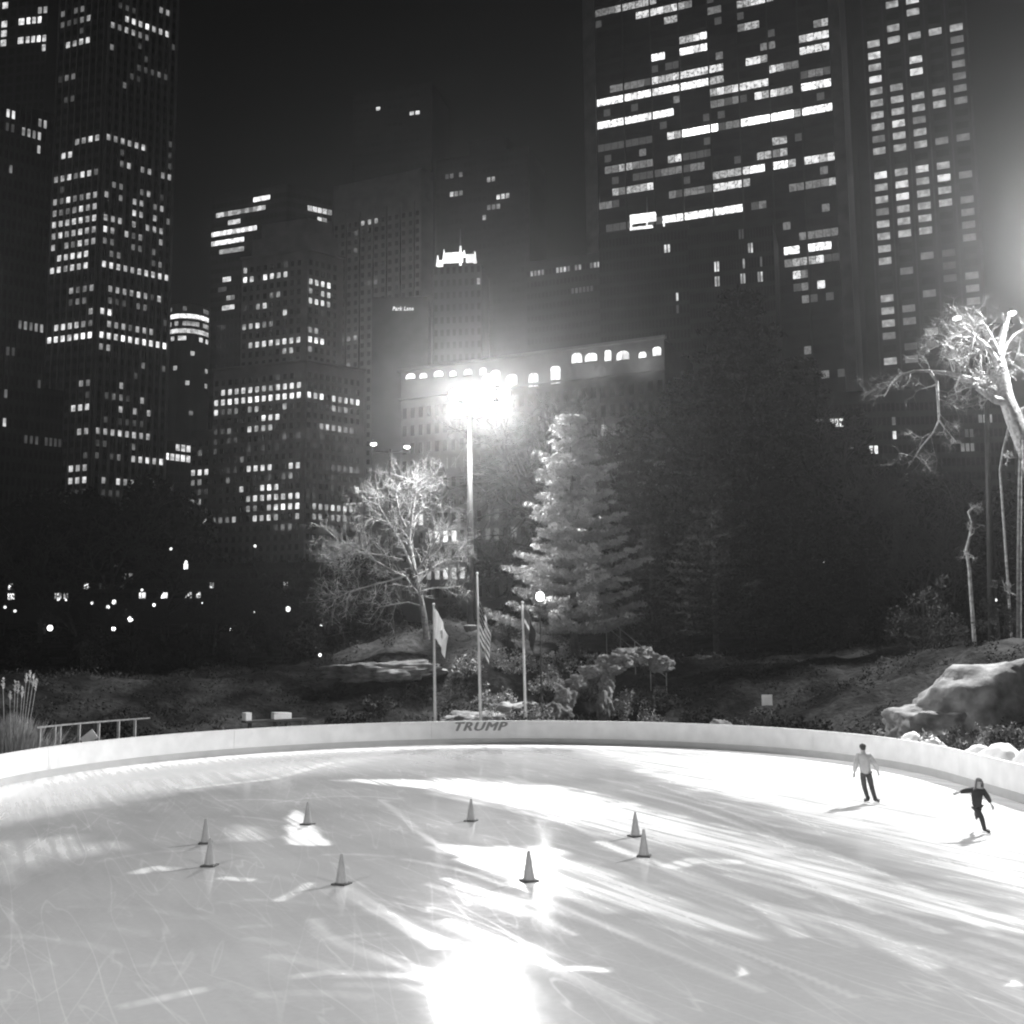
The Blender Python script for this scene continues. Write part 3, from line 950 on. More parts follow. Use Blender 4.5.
# ornamental grass
q, s_ = along(14, 2.2)
gz = terrain(q.x, q.y) - .05
og = thing('ornamental_grass', (q.x, q.y, gz), 'tall dry ornamental grass clump with pale plumes at the left edge', 'grass clump')
mb = MB(); mp = []
r2 = random.Random(5)
for i in range(2200):
    a = r2.uniform(0, 6.28); rr_ = abs(r2.gauss(0, .55)); h = r2.uniform(1.0, 2.3) * (1 - .25 * min(1, rr_))
    p = Vector((q.x + math.cos(a) * rr_ * 1.3, q.y + math.sin(a) * rr_, gz))
    d = Vector((math.cos(a) * rr_ * .35 + r2.gauss(0, .12), math.sin(a) * rr_ * .35 + r2.gauss(0, .12), 0))
    w = .012
    s2 = Vector((r2.uniform(-1, 1), r2.uniform(-1, 1), 0)).normalized() * w
    p1 = p + d * .4 + Vector((0, 0, h * .6)); p2 = p + d * 1.1 + Vector((0, 0, h))
    mb.add([p - s2, p + s2, p1 - s2, p1 + s2, p2], [(0, 1, 3, 2), (2, 3, 4)])
mb.build('blades', M['straw'], og)
for px, py in ((3, 686), (15, 688), (18, 690), (26, 682), (30, 679), (33, 683), (36, 687), (10, 700), (22, 695)):
    p = at(px, py, q.y + r2.uniform(-.3, .3))
    mb = MB(); mb.tube([(q.x + (p.x - q.x) * .5, q.y, gz), p], .012, .008, 4)
    for k in range(24):
        z = r2.uniform(-.15, .32)
        a = r2.uniform(0, 6.28)
        c = p + Vector((0, 0, z))
        e = c + Vector((math.cos(a) * .10, math.sin(a) * .10, .10)) * (1 - abs(z) * 1.5)
        mb.tube([c, e], .022, .004, 3)
    mb.build('plume', M['plume'], og)
# dark bench with boxes
qa, sa = along(245, 1.1); qb, sb = along(306, 1.1)
bn = thing('bench', ((qa.x + qb.x) / 2, (qa.y + qb.y) / 2, 0), 'long low dark bench behind the far boards, left of the flags', 'bench')
mb = MB(); strip(mb, sa, sb, .95, 1.5, 1.32, 1.42); mb.build('seat', M['darksteel'], bn)
for px in (250, 275, 301):
    q, s_ = along(px, 1.2)
    z0 = terrain(q.x, q.y) - .1
    mb = MB(); mb.box((q.x, q.y, (z0 + 1.318) / 2), (.1, .4, 1.318 - z0)); mb.build('leg', M['darksteel'], bn)
def crate(px0, px1, z0, h, label, tilt):
    qa, s0 = along(px0, 1.2); qb, s1 = along(px1, 1.2)
    c = (qa + qb) / 2
    r = thing('carton', (c.x, c.y, z0), label, 'carton')
    ang = math.atan2(qb.y - qa.y, qb.x - qa.x)
    mx = Matrix.Rotation(ang, 3, 'Z')
    w = (qb - qa).length
    mb = MB(); mb.box((c.x, c.y, z0 + h / 2), (w, .42, h), mx); mb.build('body', M['white'], r)
    mb = MB(); mb.box((c.x, c.y, z0 + h + .03), (w * .98, .44, .03), mx @ Matrix.Rotation(tilt, 3, 'Y')); mb.build('lid', M['white'], r)
crate(273, 290, 1.425, .26, 'wide pale carton resting on the dark bench', .05)
crate(243.5, 249.5, 1.425, .32, 'small narrow pale carton at the left end of the dark bench', 0)
# small white sign on a stake
q, s_ = along(767, 3.0)
p = at(767, 700, q.y)
z0 = terrain(q.x, q.y) - .1
sg = thing('stake_sign', (p.x, p.y, z0), 'small square white sign on a stake right of centre', 'sign')
mb = MB(); mb.tube([(p.x, p.y + .04, z0), (p.x, p.y + .04, p.z + .2)], .025, .025, 6); mb.build('stake', M['darksteel'], sg)
mb = MB(); mb.box(p, (.50, .02, .50)); mb.build('board', M['white'], sg)
# snow heaps behind the right boards
def heap(px, w, h, label, off=1.0, grp='snow heaps behind the right boards'):
    q, s_ = along(px, off)
    vs, fs = icosphere(1, 4)
    z0 = terrain(q.x, q.y)
    off_ = Vector((px, px * .3, 2))
    mb = MB()
    out = []
    for v in vs:
        k = 1 + .22 * noise.fractal(v * 1.5 + off_, 1.0, 2.0, 4)
        t_ = (arc_pt(s_ + .1, off) - arc_pt(s_ - .1, off)).normalized()
        o_ = Vector((-t_.y, t_.x, 0))
        out.append(Vector((q.x, q.y, z0 - .1 + math.copysign(abs(max(-.1, v.z)) ** .6, v.z) * h * (.55 + .45 * k))) + t_ * (v.x * w * k) + o_ * (v.y * .55 * k))
    mb.add(out, fs)
    tag(mb.build('snow_heap', M['snow'], None, True), label, 'snow heap', grp)
heap(1004, 1.5, 1.30, 'largest white snow heap showing over the boards at the right edge', 1.15)
heap(1036, 1.4, 1.3, 'snow heap cut by the right edge of the picture', 1.15)
heap(980, 1.1, 1.12, 'low white snow heap left of the largest one', 1.15)
heap(932, .7, 1.12, 'small white lump of snow on the boards, right one of two', 1.15)
heap(914, .6, 1.18, 'small white lump of snow on the boards, left one of two', 1.15)
# handrail on the slope
mb = MB()
pa, pb = at(606, 617, 66), at(666, 667, 61)
hr = thing('handrail', (pa.x, pa.y, terrain(pa.x, pa.y)), 'thin sloping handrail running down the dark bank', 'handrail')
mb.tube([pa, pb], .035, .035, 6); mb.build('top_rail', M['steel'], hr)
mb = MB(); mb.tube([pa - Vector((0, 0, .55)), pb - Vector((0, 0, .55))], .025, .025, 6); mb.build('lower_rail', M['steel'], hr)
for k in range(5):
    p = pa.lerp(pb, k / 4)
    mb = MB(); mb.tube([p, (p.x, p.y, min(terrain(p.x, p.y), p.z - 1) - .1)], .03, .03, 6); mb.build('post', M['steel'], hr)
# ------------------------------------------------------------------ buildings
STREET = 8.5
MAXW = 100
class Face:
    def __init__(s, A, B):
        """vertical plane from A to B (left to right as seen)"""
        s.A = Vector((A[0], A[1])); s.B = Vector((B[0], B[1]))
        s.L = (s.B - s.A).length
        s.d = (s.B - s.A) / s.L
        s.n = Vector((s.d.y, -s.d.x))
        if s.n.dot(Vector((0, 0)) - s.A) < 0: s.n = -s.n
    def hit(s, px, py):
        r = ray(px, py)
        n = Vector((s.n.x, s.n.y, 0))
        t = n.dot(Vector((s.A.x, s.A.y, 0)) - CAM) / n.dot(r)
        p = CAM + r * t
        return (Vector((p.x, p.y)) - s.A).dot(s.d), p.z
    def pt(s, u, z, out=0):
        q = s.A + s.d * u + s.n * out
        return Vector((q.x, q.y, z))
def row_end(px, py, z):
    """plan point seen at px,py given its height"""
    g = ground(px, py, z)
    return (g.x, g.y)
class Building:
    def __init__(s, name, label, loc, wall, cat='building', group='city buildings beyond the park'):
        s.name = name
        s.root = thing(name, (loc[0], loc[1], STREET), label, cat, group)
        s.wall_mat = wall
        s.wall = MB()
        s.lit = {}
        s.faces = {}
        s.trim = MB()
    def mass(s, poly, z0, z1):
        s.wall.prism(poly, z0, z1)
    def grid(s, key, face, cw, fh, ww, wh, zref, z0, z1, u0=0, u1=None):
        s.faces[key] = dict(f=face, cw=cw, fh=fh, ww=ww, wh=wh, zref=zref, z0=z0, z1=z1, u0=u0, u1=u1 if u1 is not None else face.L)
    def cell(s, key, u, z):
        g = s.faces[key]
        return int(math.floor((u - g['u0']) / g['cw'])), int(round((z - g['zref']) / g['fh']))
    def ok(s, key, i, k):
        g = s.faces[key]
        n = int((g['u1'] - g['u0']) / g['cw'] + 1e-6)
        z = g['zref'] + k * g['fh']
        return 0 <= i < n and g['z0'] + g['wh'] / 2 <= z <= g['z1'] - g['wh'] / 2
    def rows(s, key, data, r):
        """data: (x0,y0,x1,y1,level[,prob]) measured along lit storeys"""
        for d in data:
            x0, y0, x1, y1, lv = d[:5]
            pb = d[5] if len(d) > 5 else 1.0
            n = max(1, int(abs(x1 - x0) / .8))
            zs = [s.faces[key]['f'].hit(x0 + (x1 - x0) * t / n, y0 + (y1 - y0) * t / n) for t in range(n + 1)]
            zm = sum(z for u, z in zs) / len(zs)
            seen = set()
            for u, z in zs:
                i, k = s.cell(key, u, zm)
                if i in seen: continue
                seen.add(i)
                if s.ok(key, i, k) and r.random() < pb:
                    l = lv
                    q = r.random()
                    if q < .18: l = max(1, lv - 1)
                    elif q > .9 and lv < 5: l = lv + 1
                    s.lit[(key, i, k)] = max(l, s.lit.get((key, i, k), 0))
    def dim(s, key, p, r):
        g = s.faces[key]
        n = int((g['u1'] - g['u0']) / g['cw'] + 1e-6)
        k0 = int((g['z0'] - g['zref']) / g['fh']) - 1; k1 = int((g['z1'] - g['zref']) / g['fh']) + 1
        for k in range(k0, k1):
            pk = p * r.choice((.2, .5, 1, 2.2))
            for i in range(n):
                if s.ok(key, i, k) and (key, i, k) not in s.lit and r.random() < pk:
                    s.lit[(key, i, k)] = r.choice((1, 1, 1, 2))
    def finish(s, mats=None, dark=True, relief=None, extra=None):
        mats = mats or PANE
        o = s.wall.build('wall', s.wall_mat, s.root)
        if s.trim.v: s.trim.build('facade_piers', s.trim_mat, s.root)
        items = []
        for (key, i, k), l in s.lit.items():
            g = s.faces[key]; f = g['f']
            c = f.pt(g['u0'] + (i + .5) * g['cw'], g['zref'] + k * g['fh'], .06)
            x, y = proj(c)
            vis = -20 < x < 1044 and -20 < y < 620
            items.append((not vis, -g['ww'] * g['wh'] / (c - CAM).length ** 2, key, i, k, l, c))
        items.sort(key=lambda t: t[:5])
        cache = {}
        rest = MB(); rest_m = sorted(set(t[5] for t in items[MAXW:]))
        for n, (_, _, key, i, k, l, c) in enumerate(items):
            g = s.faces[key]; f = g['f']
            ang = math.atan2(f.d.y, f.d.x)
            if n < MAXW:
                if (key, l) not in cache:
                    mb = MB(); mb.box((0, 0, 0), (g['ww'], .1, g['wh']), Matrix.Rotation(ang, 3, 'Z'))
                    cache[(key, l)] = mb.mesh('window', mats[l])
                link('window', cache[(key, l)], s.root, c)
            else:
                rest.cur = rest_m.index(l)
                rest.box(c, (g['ww'], .1, g['wh']), Matrix.Rotation(ang, 3, 'Z'))
        if rest.v:
            tag(rest.build('distant_windows', [mats[l] for l in rest_m], s.root), kind='stuff')
        if dark:
            mb = MB()
            for key, g in s.faces.items():
                if key == 's': continue
                f = g['f']
                ang = math.atan2(f.d.y, f.d.x)
                mx = Matrix.Rotation(ang, 3, 'Z')
                n = int((g['u1'] - g['u0']) / g['cw'] + 1e-6)
                k0 = int(math.floor((g['z0'] - g['zref']) / g['fh'])); k1 = int(math.ceil((g['z1'] - g['zref']) / g['fh']))
                for i in range(n):
                    for k in range(k0, k1 + 1):
                        if s.ok(key, i, k) and (key, i, k) not in s.lit:
                            c = f.pt(g['u0'] + (i + .5) * g['cw'], g['zref'] + k * g['fh'], .05)
                            mb.box(c, (g['ww'], .08, g['wh']), mx)
            if mb.v: tag(mb.build('unlit_windows', M['glass'], s.root), kind='stuff')
    def piers(s, key, mat_, w, depth, z0, z1, every=1):
        s.trim_mat = mat_
        g = s.faces[key]; f = g['f']
        n = int((g['u1'] - g['u0']) / g['cw'] + 1e-6)
        mx = Matrix.Rotation(math.atan2(f.d.y, f.d.x), 3, 'Z')
        for i in range(0, n + 1, every):
            c = f.pt(g['u0'] + i * g['cw'], (z0 + z1) / 2, depth / 2 + .01)
            s.trim.box(c, (w, depth, z1 - z0), mx)
    def bands(s, key, mat_, h, depth, every=1):
        s.trim_mat = mat_
        g = s.faces[key]; f = g['f']
        mx = Matrix.Rotation(math.atan2(f.d.y, f.d.x), 3, 'Z')
        k0 = int(math.floor((g['z0'] - g['zref']) / g['fh'])); k1 = int(math.ceil((g['z1'] - g['zref']) / g['fh']))
        for k in range(k0, k1 + 1, every):
            z = g['zref'] + (k + .5) * g['fh']
            if g['z0'] < z < g['z1']:
                c = f.pt((g['u0'] + g['u1']) / 2, z, depth / 2 + .008)
                s.trim.box(c, (g['u1'] - g['u0'], depth, h), mx)
def corner_plan(cpx, cpy, D, lend, rend):
    c = at(cpx, cpy, D)
    L = row_end(*lend, c.z) if lend else None
    Rr = row_end(*rend, c.z) if rend else None
    return (c.x, c.y), L, Rr, c.z
def v2(a): return Vector((a[0], a[1]))
def back(Lp, c, Rp):
    """footprint of a block whose two seen walls run from L to c and c to R"""
    return [Lp, c, Rp, tuple(v2(Lp) + v2(Rp) - v2(c))]
rb = random.Random(11)

# --- tall ribbed corner tower at the left
c, Lp, Rp, zc = corner_plan(97.5, 334, 325, (46, 341), (167.5, 346.5))
B = Building('skyscraper', 'tall tower with pale vertical ribs and many lit windows at the left', c, M['stone_dark'])
ztop = at(97, -45, 325).z
B.mass(back(Lp, c, Rp), STREET, ztop)
fl, fr = Face(Lp, c), Face(c, Rp)
fh = 3.72
B.grid('l', fl, fl.L / 7.6, fh, fl.L / 7.6 * .52, fh * .50, zc, STREET + 4, ztop)
B.grid('r', fr, fr.L / 10, fh, fr.L / 10 * .50, fh * .50, zc, STREET + 4, ztop)
B.rows('l', [(54, 12, 81, 5, 2, .9), (48, 25, 87, 15, 2, .85), (71, 41, 86, 37, 4), (50, 81, 72, 75, 2), (45, 95, 48, 95, 3), (75, 145, 97, 140, 3), (61, 159, 69, 157, 4),
    (53, 185, 97, 176, 3, .95), (48, 198, 97, 190, 3, .95), (52, 209, 97, 201, 3, .95), (46, 222, 97, 214, 4), (46, 234, 97, 226, 3, .95), (46, 247, 97, 239, 3, .95), (57, 256, 86, 251, 4),
    (45, 276, 97, 267, 4, .95), (70, 286, 97, 282, 3), (70, 299, 84, 298, 2), (90, 308, 97, 308, 4), (54, 325, 78, 321, 4), (82, 321, 97, 320, 2), (52, 338, 97, 333, 5),
    (81, 385, 96, 384, 3), (88, 398, 95, 397, 2), (74, 411, 97, 410, 4, .8), (78, 435, 97, 435, 3), (87, 450, 97, 449, 1), (71, 463, 97, 462, 3), (71, 477, 97, 475, 4), (71, 491, 97, 489, 1)], rb)
B.rows('r', [(122, 5, 137, 10, 1), (129, 20, 170, 32, 4), (114, 27, 137, 34, 3, .9), (162, 10, 170, 12, 3), (141, 69, 150, 72, 1), (134, 80, 136, 80, 1), (103, 141, 141, 151, 3, .85),
    (124, 171, 167, 180, 3, .9), (109, 179, 160, 191, 2, .65), (109, 190, 160, 205, 3, .6), (116, 204, 160, 215, 3, .5), (109, 215, 160, 227, 3, .65), (108, 227, 160, 240, 3, .8),
    (114, 241, 151, 252, 2, .7), (100, 268, 165, 281, 4, .92), (107, 283, 164, 295, 3, .85), (112, 298, 150, 306, 2, .6), (99, 308, 107, 309, 4), (105, 321, 148, 328, 3, .9),
    (98, 333, 164, 345, 5), (98, 348, 106, 348, 3), (118, 386, 135, 389, 3, .4), (107, 399, 140, 405, 2, .7), (100, 411, 147, 417, 3, .7), (122, 427, 140, 428, 1), (100, 436, 150, 441, 3),
    (130, 452, 162, 458, 4), (100, 465, 118, 466, 3, .4), (106, 477, 152, 481, 3, .75), (100, 491, 130, 492, 1, .6)], rb)
B.dim('l', .06, rb); B.dim('r', .09, rb)
B.piers('r', M['pier'], .75, .7, STREET, ztop)
B.piers('l', M['stone_mid'], .6, .35, STREET, ztop)
B.finish()

# --- broad dark tower at the far left edge, and the one behind it
c, Lp, Rp, zc = corner_plan(-45, 313, 250, (-120, 322), (44, 329))
B = Building('office_tower', 'dark broad tower cut by the left edge with few dim windows', c, M['granite'])
zt = at(20, 98, 255).z
B.mass(back(Lp, c, Rp), STREET, zt)
f = Face(c, Rp)
B.grid('r', f, f.L / 16, 3.5, f.L / 16 * .55, 2.0, zc, STREET + 4, zt)
B.rows('r', [(9, 119, 11, 119, 4), (24, 125, 27, 126, 3), (37, 129, 43, 130, 3), (36, 141, 41, 141, 3), (37, 154, 39, 154, 3), (8, 133, 10, 133, 1), (8, 174, 10, 174, 2),
    (14, 318, 30, 321, 2, .9), (38, 323, 46, 323, 3), (4, 387, 6, 387, 3), (41, 390, 50, 391, 1), (61, 394, 63, 394, 3), (9, 358, 11, 358, 1), (2, 426, 4, 426, 3), (24, 441, 62, 446, 1, .85)], rb)
B.piers('r', M['granite'], .5, .3, STREET, zt)
zl = at(55, 368, 245).z
q0 = f.B; q1 = f.B + f.d * (f.L * .27)
B.mass([tuple(q0), tuple(q1), tuple(q1 - f.n * 14), tuple(q0 - f.n * 14)], STREET, zl)
g2 = Face(tuple(q0), tuple(q1))
B.grid('w', g2, g2.L / 5, 3.5, g2.L / 5 * .55, 2.0, zc, STREET + 4, zl)
B.rows('w', [(47, 390, 50, 391, 1), (61, 394, 63, 394, 3), (46, 445, 62, 446, 1, .85)], rb)
B.finish()
c, Lp, Rp, zc = corner_plan(25, 40, 420, (-60, 52), (47, 38))
B = Building('office_tower', 'dark tower behind the far left one with two bright short window rows', c, M['granite'])
zt = at(25, -60, 420).z
B.mass(back(Lp, c, Rp), STREET, zt)
fl, fr = Face(Lp, c), Face(c, Rp)
for key, f, n in (('l', fl, 10), ('r', fr, 4)):
    B.grid(key, f, f.L / n, 4.1, f.L / n * .62, 2.7, zc, STREET + 4, zt)
B.rows('l', [(0, 10, 2, 10, 4), (0, 24, 3, 24, 4), (0, 35, 3, 35, 4), (0, 45, 3, 45, 4), (19, 18, 25, 17, 5), (19, 40, 25, 40, 5)], rb)
B.rows('r', [(25, 17, 40, 17, 5), (25, 40, 48, 38, 5), (42, 7, 43, 7, 3), (45, 50, 47, 50, 4)], rb)
B.finish()

# --- small round tower with bright curved storeys
D = 430
pc = at(189, 318, D)
rad = (at(210, 318, D).x - at(168, 318, D).x) / 2
B = Building('round_tower', 'small round tower with bright curved window bands beside the ribbed tower', (pc.x, pc.y), M['granite'], 'tower')
zt = at(189, 303, D - rad).z
ring = [(pc.x + rad * math.cos(t * math.pi / 16), pc.y + rad * math.sin(t * math.pi / 16)) for t in range(32)]
B.mass(ring, STREET, zt)
B.finish(dark=False)
for k, lv, pb in ((0, 2, .5), (1, 5, 1), (2, 3, .7), (3, 4, .9), (4, 4, .15), (6, 3, .2), (8, 3, .15), (10, 3, .2), (14, 2, .1)):
    for t in range(17, 31):
        if rb.random() > pb: continue
        a, b_ = ring[t], ring[(t + 1) % 32]
        z = zt - 2.2 - k * 3.0
        mid = (v2(a) + v2(b_)) / 2
        d = v2(b_) - v2(a)
        mb = MB(); mb.box((0, 0, 0), (d.length * .93, .16, 1.7), Matrix.Rotation(math.atan2(d.y, d.x), 3, 'Z'))
        nrm = (mid - v2((pc.x, pc.y))).normalized() * .1
        link('window', mb.mesh('window', PANE[lv]), B.root, (mid.x + nrm.x, mid.y + nrm.y, z))
# --- dark low block between ribbed tower and hotel
c, Lp, Rp, zc = corner_plan(164, 456, 395, (150, 455), (196, 460))
B = Building('office_block', 'low dark block in the gap between the ribbed tower and the stepped hotel', c, M['granite'])
zt = at(170, 440, 395).z
B.mass(back(Lp, c, Rp), STREET, zt)
f = Face(c, Rp)
B.grid('r', f, f.L / 6, 3.8, f.L / 6 * .7, 2.4, zc, STREET, zt)
B.rows('r', [(165, 457, 187, 459, 5), (180, 449, 187, 450, 4), (168, 498, 174, 498, 3), (171, 490, 175, 490, 2)], rb)
B.finish()

# --- dark tower behind the hotel with bright stacked storeys
c, Lp, Rp, zc = corner_plan(287, 203.5, 420, (212, 216.5), (332, 213))
B = Building('office_tower', 'dark tower rising behind the stepped hotel with bright strips of windows', c, M['granite'])
zt = at(287, 184, 420).z
B.mass(back(Lp, c, Rp), STREET, zt)
fl, fr = Face(Lp, c), Face(c, Rp)
B.grid('l', fl, fl.L / 18, 3.95, fl.L / 18 * .93, 1.9, zc, STREET, zt)
B.grid('r', fr, fr.L / 9, 3.95, fr.L / 9 * .85, 2.1, zc, STREET, zt)
B.rows('l', [(219, 215, 265, 207, 3), (255, 200, 266, 198, 5), (232, 222, 240, 221, 4), (214, 234, 255, 228, 5), (213, 244, 242, 239, 5), (222, 251, 241, 248, 3), (263, 190, 270, 189, 3),
    (223, 279, 227, 279, 5), (229, 298, 231, 298, 3), (226, 306, 233, 305, 4), (222, 290, 224, 290, 1)], rb)
B.rows('r', [(310, 210, 329, 214, 4), (319, 222, 326, 223, 3), (325, 232, 328, 232, 5), (325, 242, 329, 242, 5)], rb)
B.finish()

# --- stepped hotel
D = 330
c, Lp, Rp, zc = corner_plan(306, 394.3, D, (213, 403.5), (364, 403.5))
B = Building('hotel', 'pale stepped stone hotel with terraced crown and rows of lit windows', c, M['stone_mid'])
fl, fr = Face(Lp, c), Face(c, Rp)
zm = fl.hit(300, 362)[1]
B.mass(back(Lp, c, Rp), STREET, zm)
fhh = 3.12
def sub_block(l0, r0, z0, z1, inset):
    """narrower block set back from the corner by inset along both walls; walls run over u ranges"""
    C0 = v2(c) - fl.d * inset * 0 + fr.n * -inset + fl.n * -inset
    Lq = C0 - fl.d * l0; Rq = C0 + fr.d * r0
    B.mass(back(tuple(Lq), tuple(C0), tuple(Rq)), z0, z1)
    return Face(tuple(Lq), tuple(C0)), Face(tuple(C0), tuple(Rq))
zu = fl.hit(290, 248)[1]
lu, ru = sub_block(fl.L * .72, fr.L * .62, zm, zu, 2.5)
zv = fl.hit(290, 208)[1]
sub_block(fl.L * .52, fr.L * .42, zu, zv, 6)
sub_block(fl.L * .62, fr.L * .52, zu, zu + (zv - zu) * .55, 4)
cwl, cwr = fl.L / 13.5, fr.L / 9.6
B.grid('l', fl, cwl, fhh, cwl * .5, 1.75, zc, STREET + 6, zm - .5)
B.grid('r', fr, cwr, fhh, cwr * .5, 1.75, zc, STREET + 6, zm - .5)
B.grid('lu', lu, cwl, fhh, cwl * .5, 1.75, zc, zm + 1, zu - .5)
B.grid('ru', ru, cwr, fhh, cwr * .5, 1.75, zc, zm + 1, zu - .5)
# lower wings to the left, with a slightly forward terrace in front
zw = at(195, 422, D).z
wA = v2(Lp) - fl.d * (fl.L * .24) + fl.n * 0; w0 = v2(Lp) + fl.d * 1.0
B.mass([tuple(wA), tuple(w0), tuple(w0 - fl.n * 16), tuple(wA - fl.n * 16)], STREET, zw)
wf = Face(tuple(wA), tuple(w0 - fl.d * 1.0))
B.grid('w', wf, cwl, fhh, cwl * .5, 1.75, zc, STREET + 6, zw - .5)
zx = at(180, 475, D).z
xA = wA - fl.d * (fl.L * .18)
B.mass([tuple(xA), tuple(wA), tuple(wA - fl.n * 12), tuple(xA - fl.n * 12)], STREET, zx)
xf = Face(tuple(xA), tuple(wA))
B.grid('x', xf, cwl, fhh, cwl * .5, 1.75, zc, STREET + 6, zx - .5)
B.rows('lu', [(244, 284, 287, 278, 4, .75), (258, 293, 281, 291, 2, .8), (258, 306, 266, 304, 4), (285, 310, 287, 310, 4), (245, 275, 247, 275, 3), (239, 326, 275, 323, 3, .65),
    (266, 342, 300, 338, 4), (284, 268, 288, 268, 1), (245, 307, 247, 307, 1), (252, 347, 254, 347, 3), (285, 353, 288, 353, 3)], rb)
B.rows('ru', [(300, 278, 329, 285, 4, .95), (300, 290, 329, 295, 4, .95), (300, 301, 329, 307, 4, .85), (300, 309, 302, 309, 2), (301, 329, 315, 330, 3, .8), (303, 339, 322, 341, 5), (309, 352, 312, 352, 3), (300, 318, 302, 318, 1)], rb)
B.rows('l', [(224, 366, 232, 366, 3), (219, 377, 247, 374, 5), (245, 366, 300, 360, 4, .85), (224, 392, 296, 385, 4), (218, 403, 304, 395, 5), (218, 414, 302, 405, 3, .7), (266, 421, 280, 419, 5), (213, 434, 227, 432, 2),
    (252, 433, 267, 432, 3), (282, 438, 305, 435, 2, .8), (252, 466, 273, 464, 4), (288, 462, 304, 460, 4, .8), (286, 472, 290, 472, 3), (302, 471, 304, 471, 3), (263, 488, 273, 487, 4), (239, 489, 241, 489, 4),
    (245, 501, 273, 498, 4), (279, 497, 304, 495, 4), (238, 512, 273, 509, 3, .9), (279, 508, 304, 506, 5), (215, 524, 232, 522, 3), (256, 522, 273, 520, 4), (294, 519, 304, 518, 3), (275, 531, 304, 529, 2, .6), (225, 480, 227, 480, 2),
    (212, 444, 235, 442, 1, .7), (250, 446, 280, 443, 1, .5)], rb)
B.rows('r', [(309, 394, 356, 402, 4, .95), (315, 405, 349, 412, 3, .85), (324, 427, 337, 429, 4), (347, 430, 352, 431, 3), (324, 462, 360, 466, 2, .9), (311, 507, 348, 512, 4), (311, 519, 342, 523, 3, .85), (311, 530, 336, 533, 2, .6),
    (357, 489, 360, 489, 4), (332, 354, 334, 354, 3), (310, 497, 316, 498, 1)], rb)
B.rows('w', [(195, 428, 206, 427, 5), (192, 471, 205, 470, 4), (197, 451, 202, 450, 3, .7), (195, 481, 199, 481, 3), (190, 503, 200, 502, 4), (196, 513, 204, 512, 2), (190, 524, 208, 522, 4, .9), (196, 491, 204, 490, 1)], rb)
B.rows('x', [(175, 515, 195, 513, 2, .9), (178, 526, 194, 524, 4, .8), (187, 503, 189, 503, 4)], rb)
for key in ('l', 'r', 'lu', 'ru', 'w', 'x'): B.dim(key, .07, rb)
B.trim_mat = M['stone_mid']
for f, z in ((fl, zm), (fr, zm), (lu, zu), (ru, zu)):
    B.trim.box(f.pt(f.L / 2, z + .35, .15), (f.L + .6, .9, .7), Matrix.Rotation(math.atan2(f.d.y, f.d.x), 3, 'Z'))
B.finish()

# --- pale slab with sloping shoulder
D = 390
c, Lp, Rp, zc = corner_plan(421, 230, D, (333, 246), (433, 234))
B = Building('apartment_tower', 'pale blank slab with a sloping roofline right of the stepped hotel', c, M['stone'])
f = Face(Lp, c)
z1 = f.hit(333, 187)[1]; z2 = f.hit(422, 168)[1]
q = back(Lp, c, Rp)
n = len(q)
zt4 = [z1, z2, z2, z1]
vs = [(p[0], p[1], STREET) for p in q] + [(p[0], p[1], z) for p, z in zip(q, zt4)]
B.wall.add(vs, [(0, 1, 5, 4), (1, 2, 6, 5), (2, 3, 7, 6), (3, 0, 4, 7), (4, 5, 6, 7), (3, 2, 1, 0)])
cw = f.L / 13
B.grid('f', f, cw, 3.4, cw * .45, 1.8, zc, STREET + 4, z1 - 14)
B.rows('f', [(361, 222, 363, 222, 3), (371, 222, 374, 222, 3), (355, 234, 357, 234, 2), (355, 247, 357, 247, 2), (344, 340, 352, 341, 3), (336, 337, 342, 337, 3), (348, 369, 350, 369, 4), (372, 285, 375, 285, 2), (336, 343, 343, 344, 1), (384, 430, 387, 432, 3), (376, 482, 384, 483, 2)], rb)
B.piers('f', M['stone'], .7, .5, STREET, z1 - 12, 2)
B.finish()
# lit script sign on its lower front wing
Ls, Rs = at(372, 300, 372), at(428, 300, 372)
B = Building('apartment_block', 'dark lower wing carrying a small lit script sign below the pale slab', (Ls.x, Ls.y), M['stone_dark'])
zt = at(400, 297, 372).z
B.mass([(Ls.x, 372), (Rs.x, 372), (Rs.x, 386), (Ls.x, 386)], STREET, zt)
B.finish(dark=False)
vs, fs = text_mesh('Park Lane', 1.5, 7.4, .25, .03, .05)
o3 = at(403, 310.5, 371.8)
mb = MB(); mb.add([(o3.x + v[0], 371.9 - v[2], o3.z + v[1]) for v in vs], fs); mb.build('lit_lettering', M['neon'], B.root)

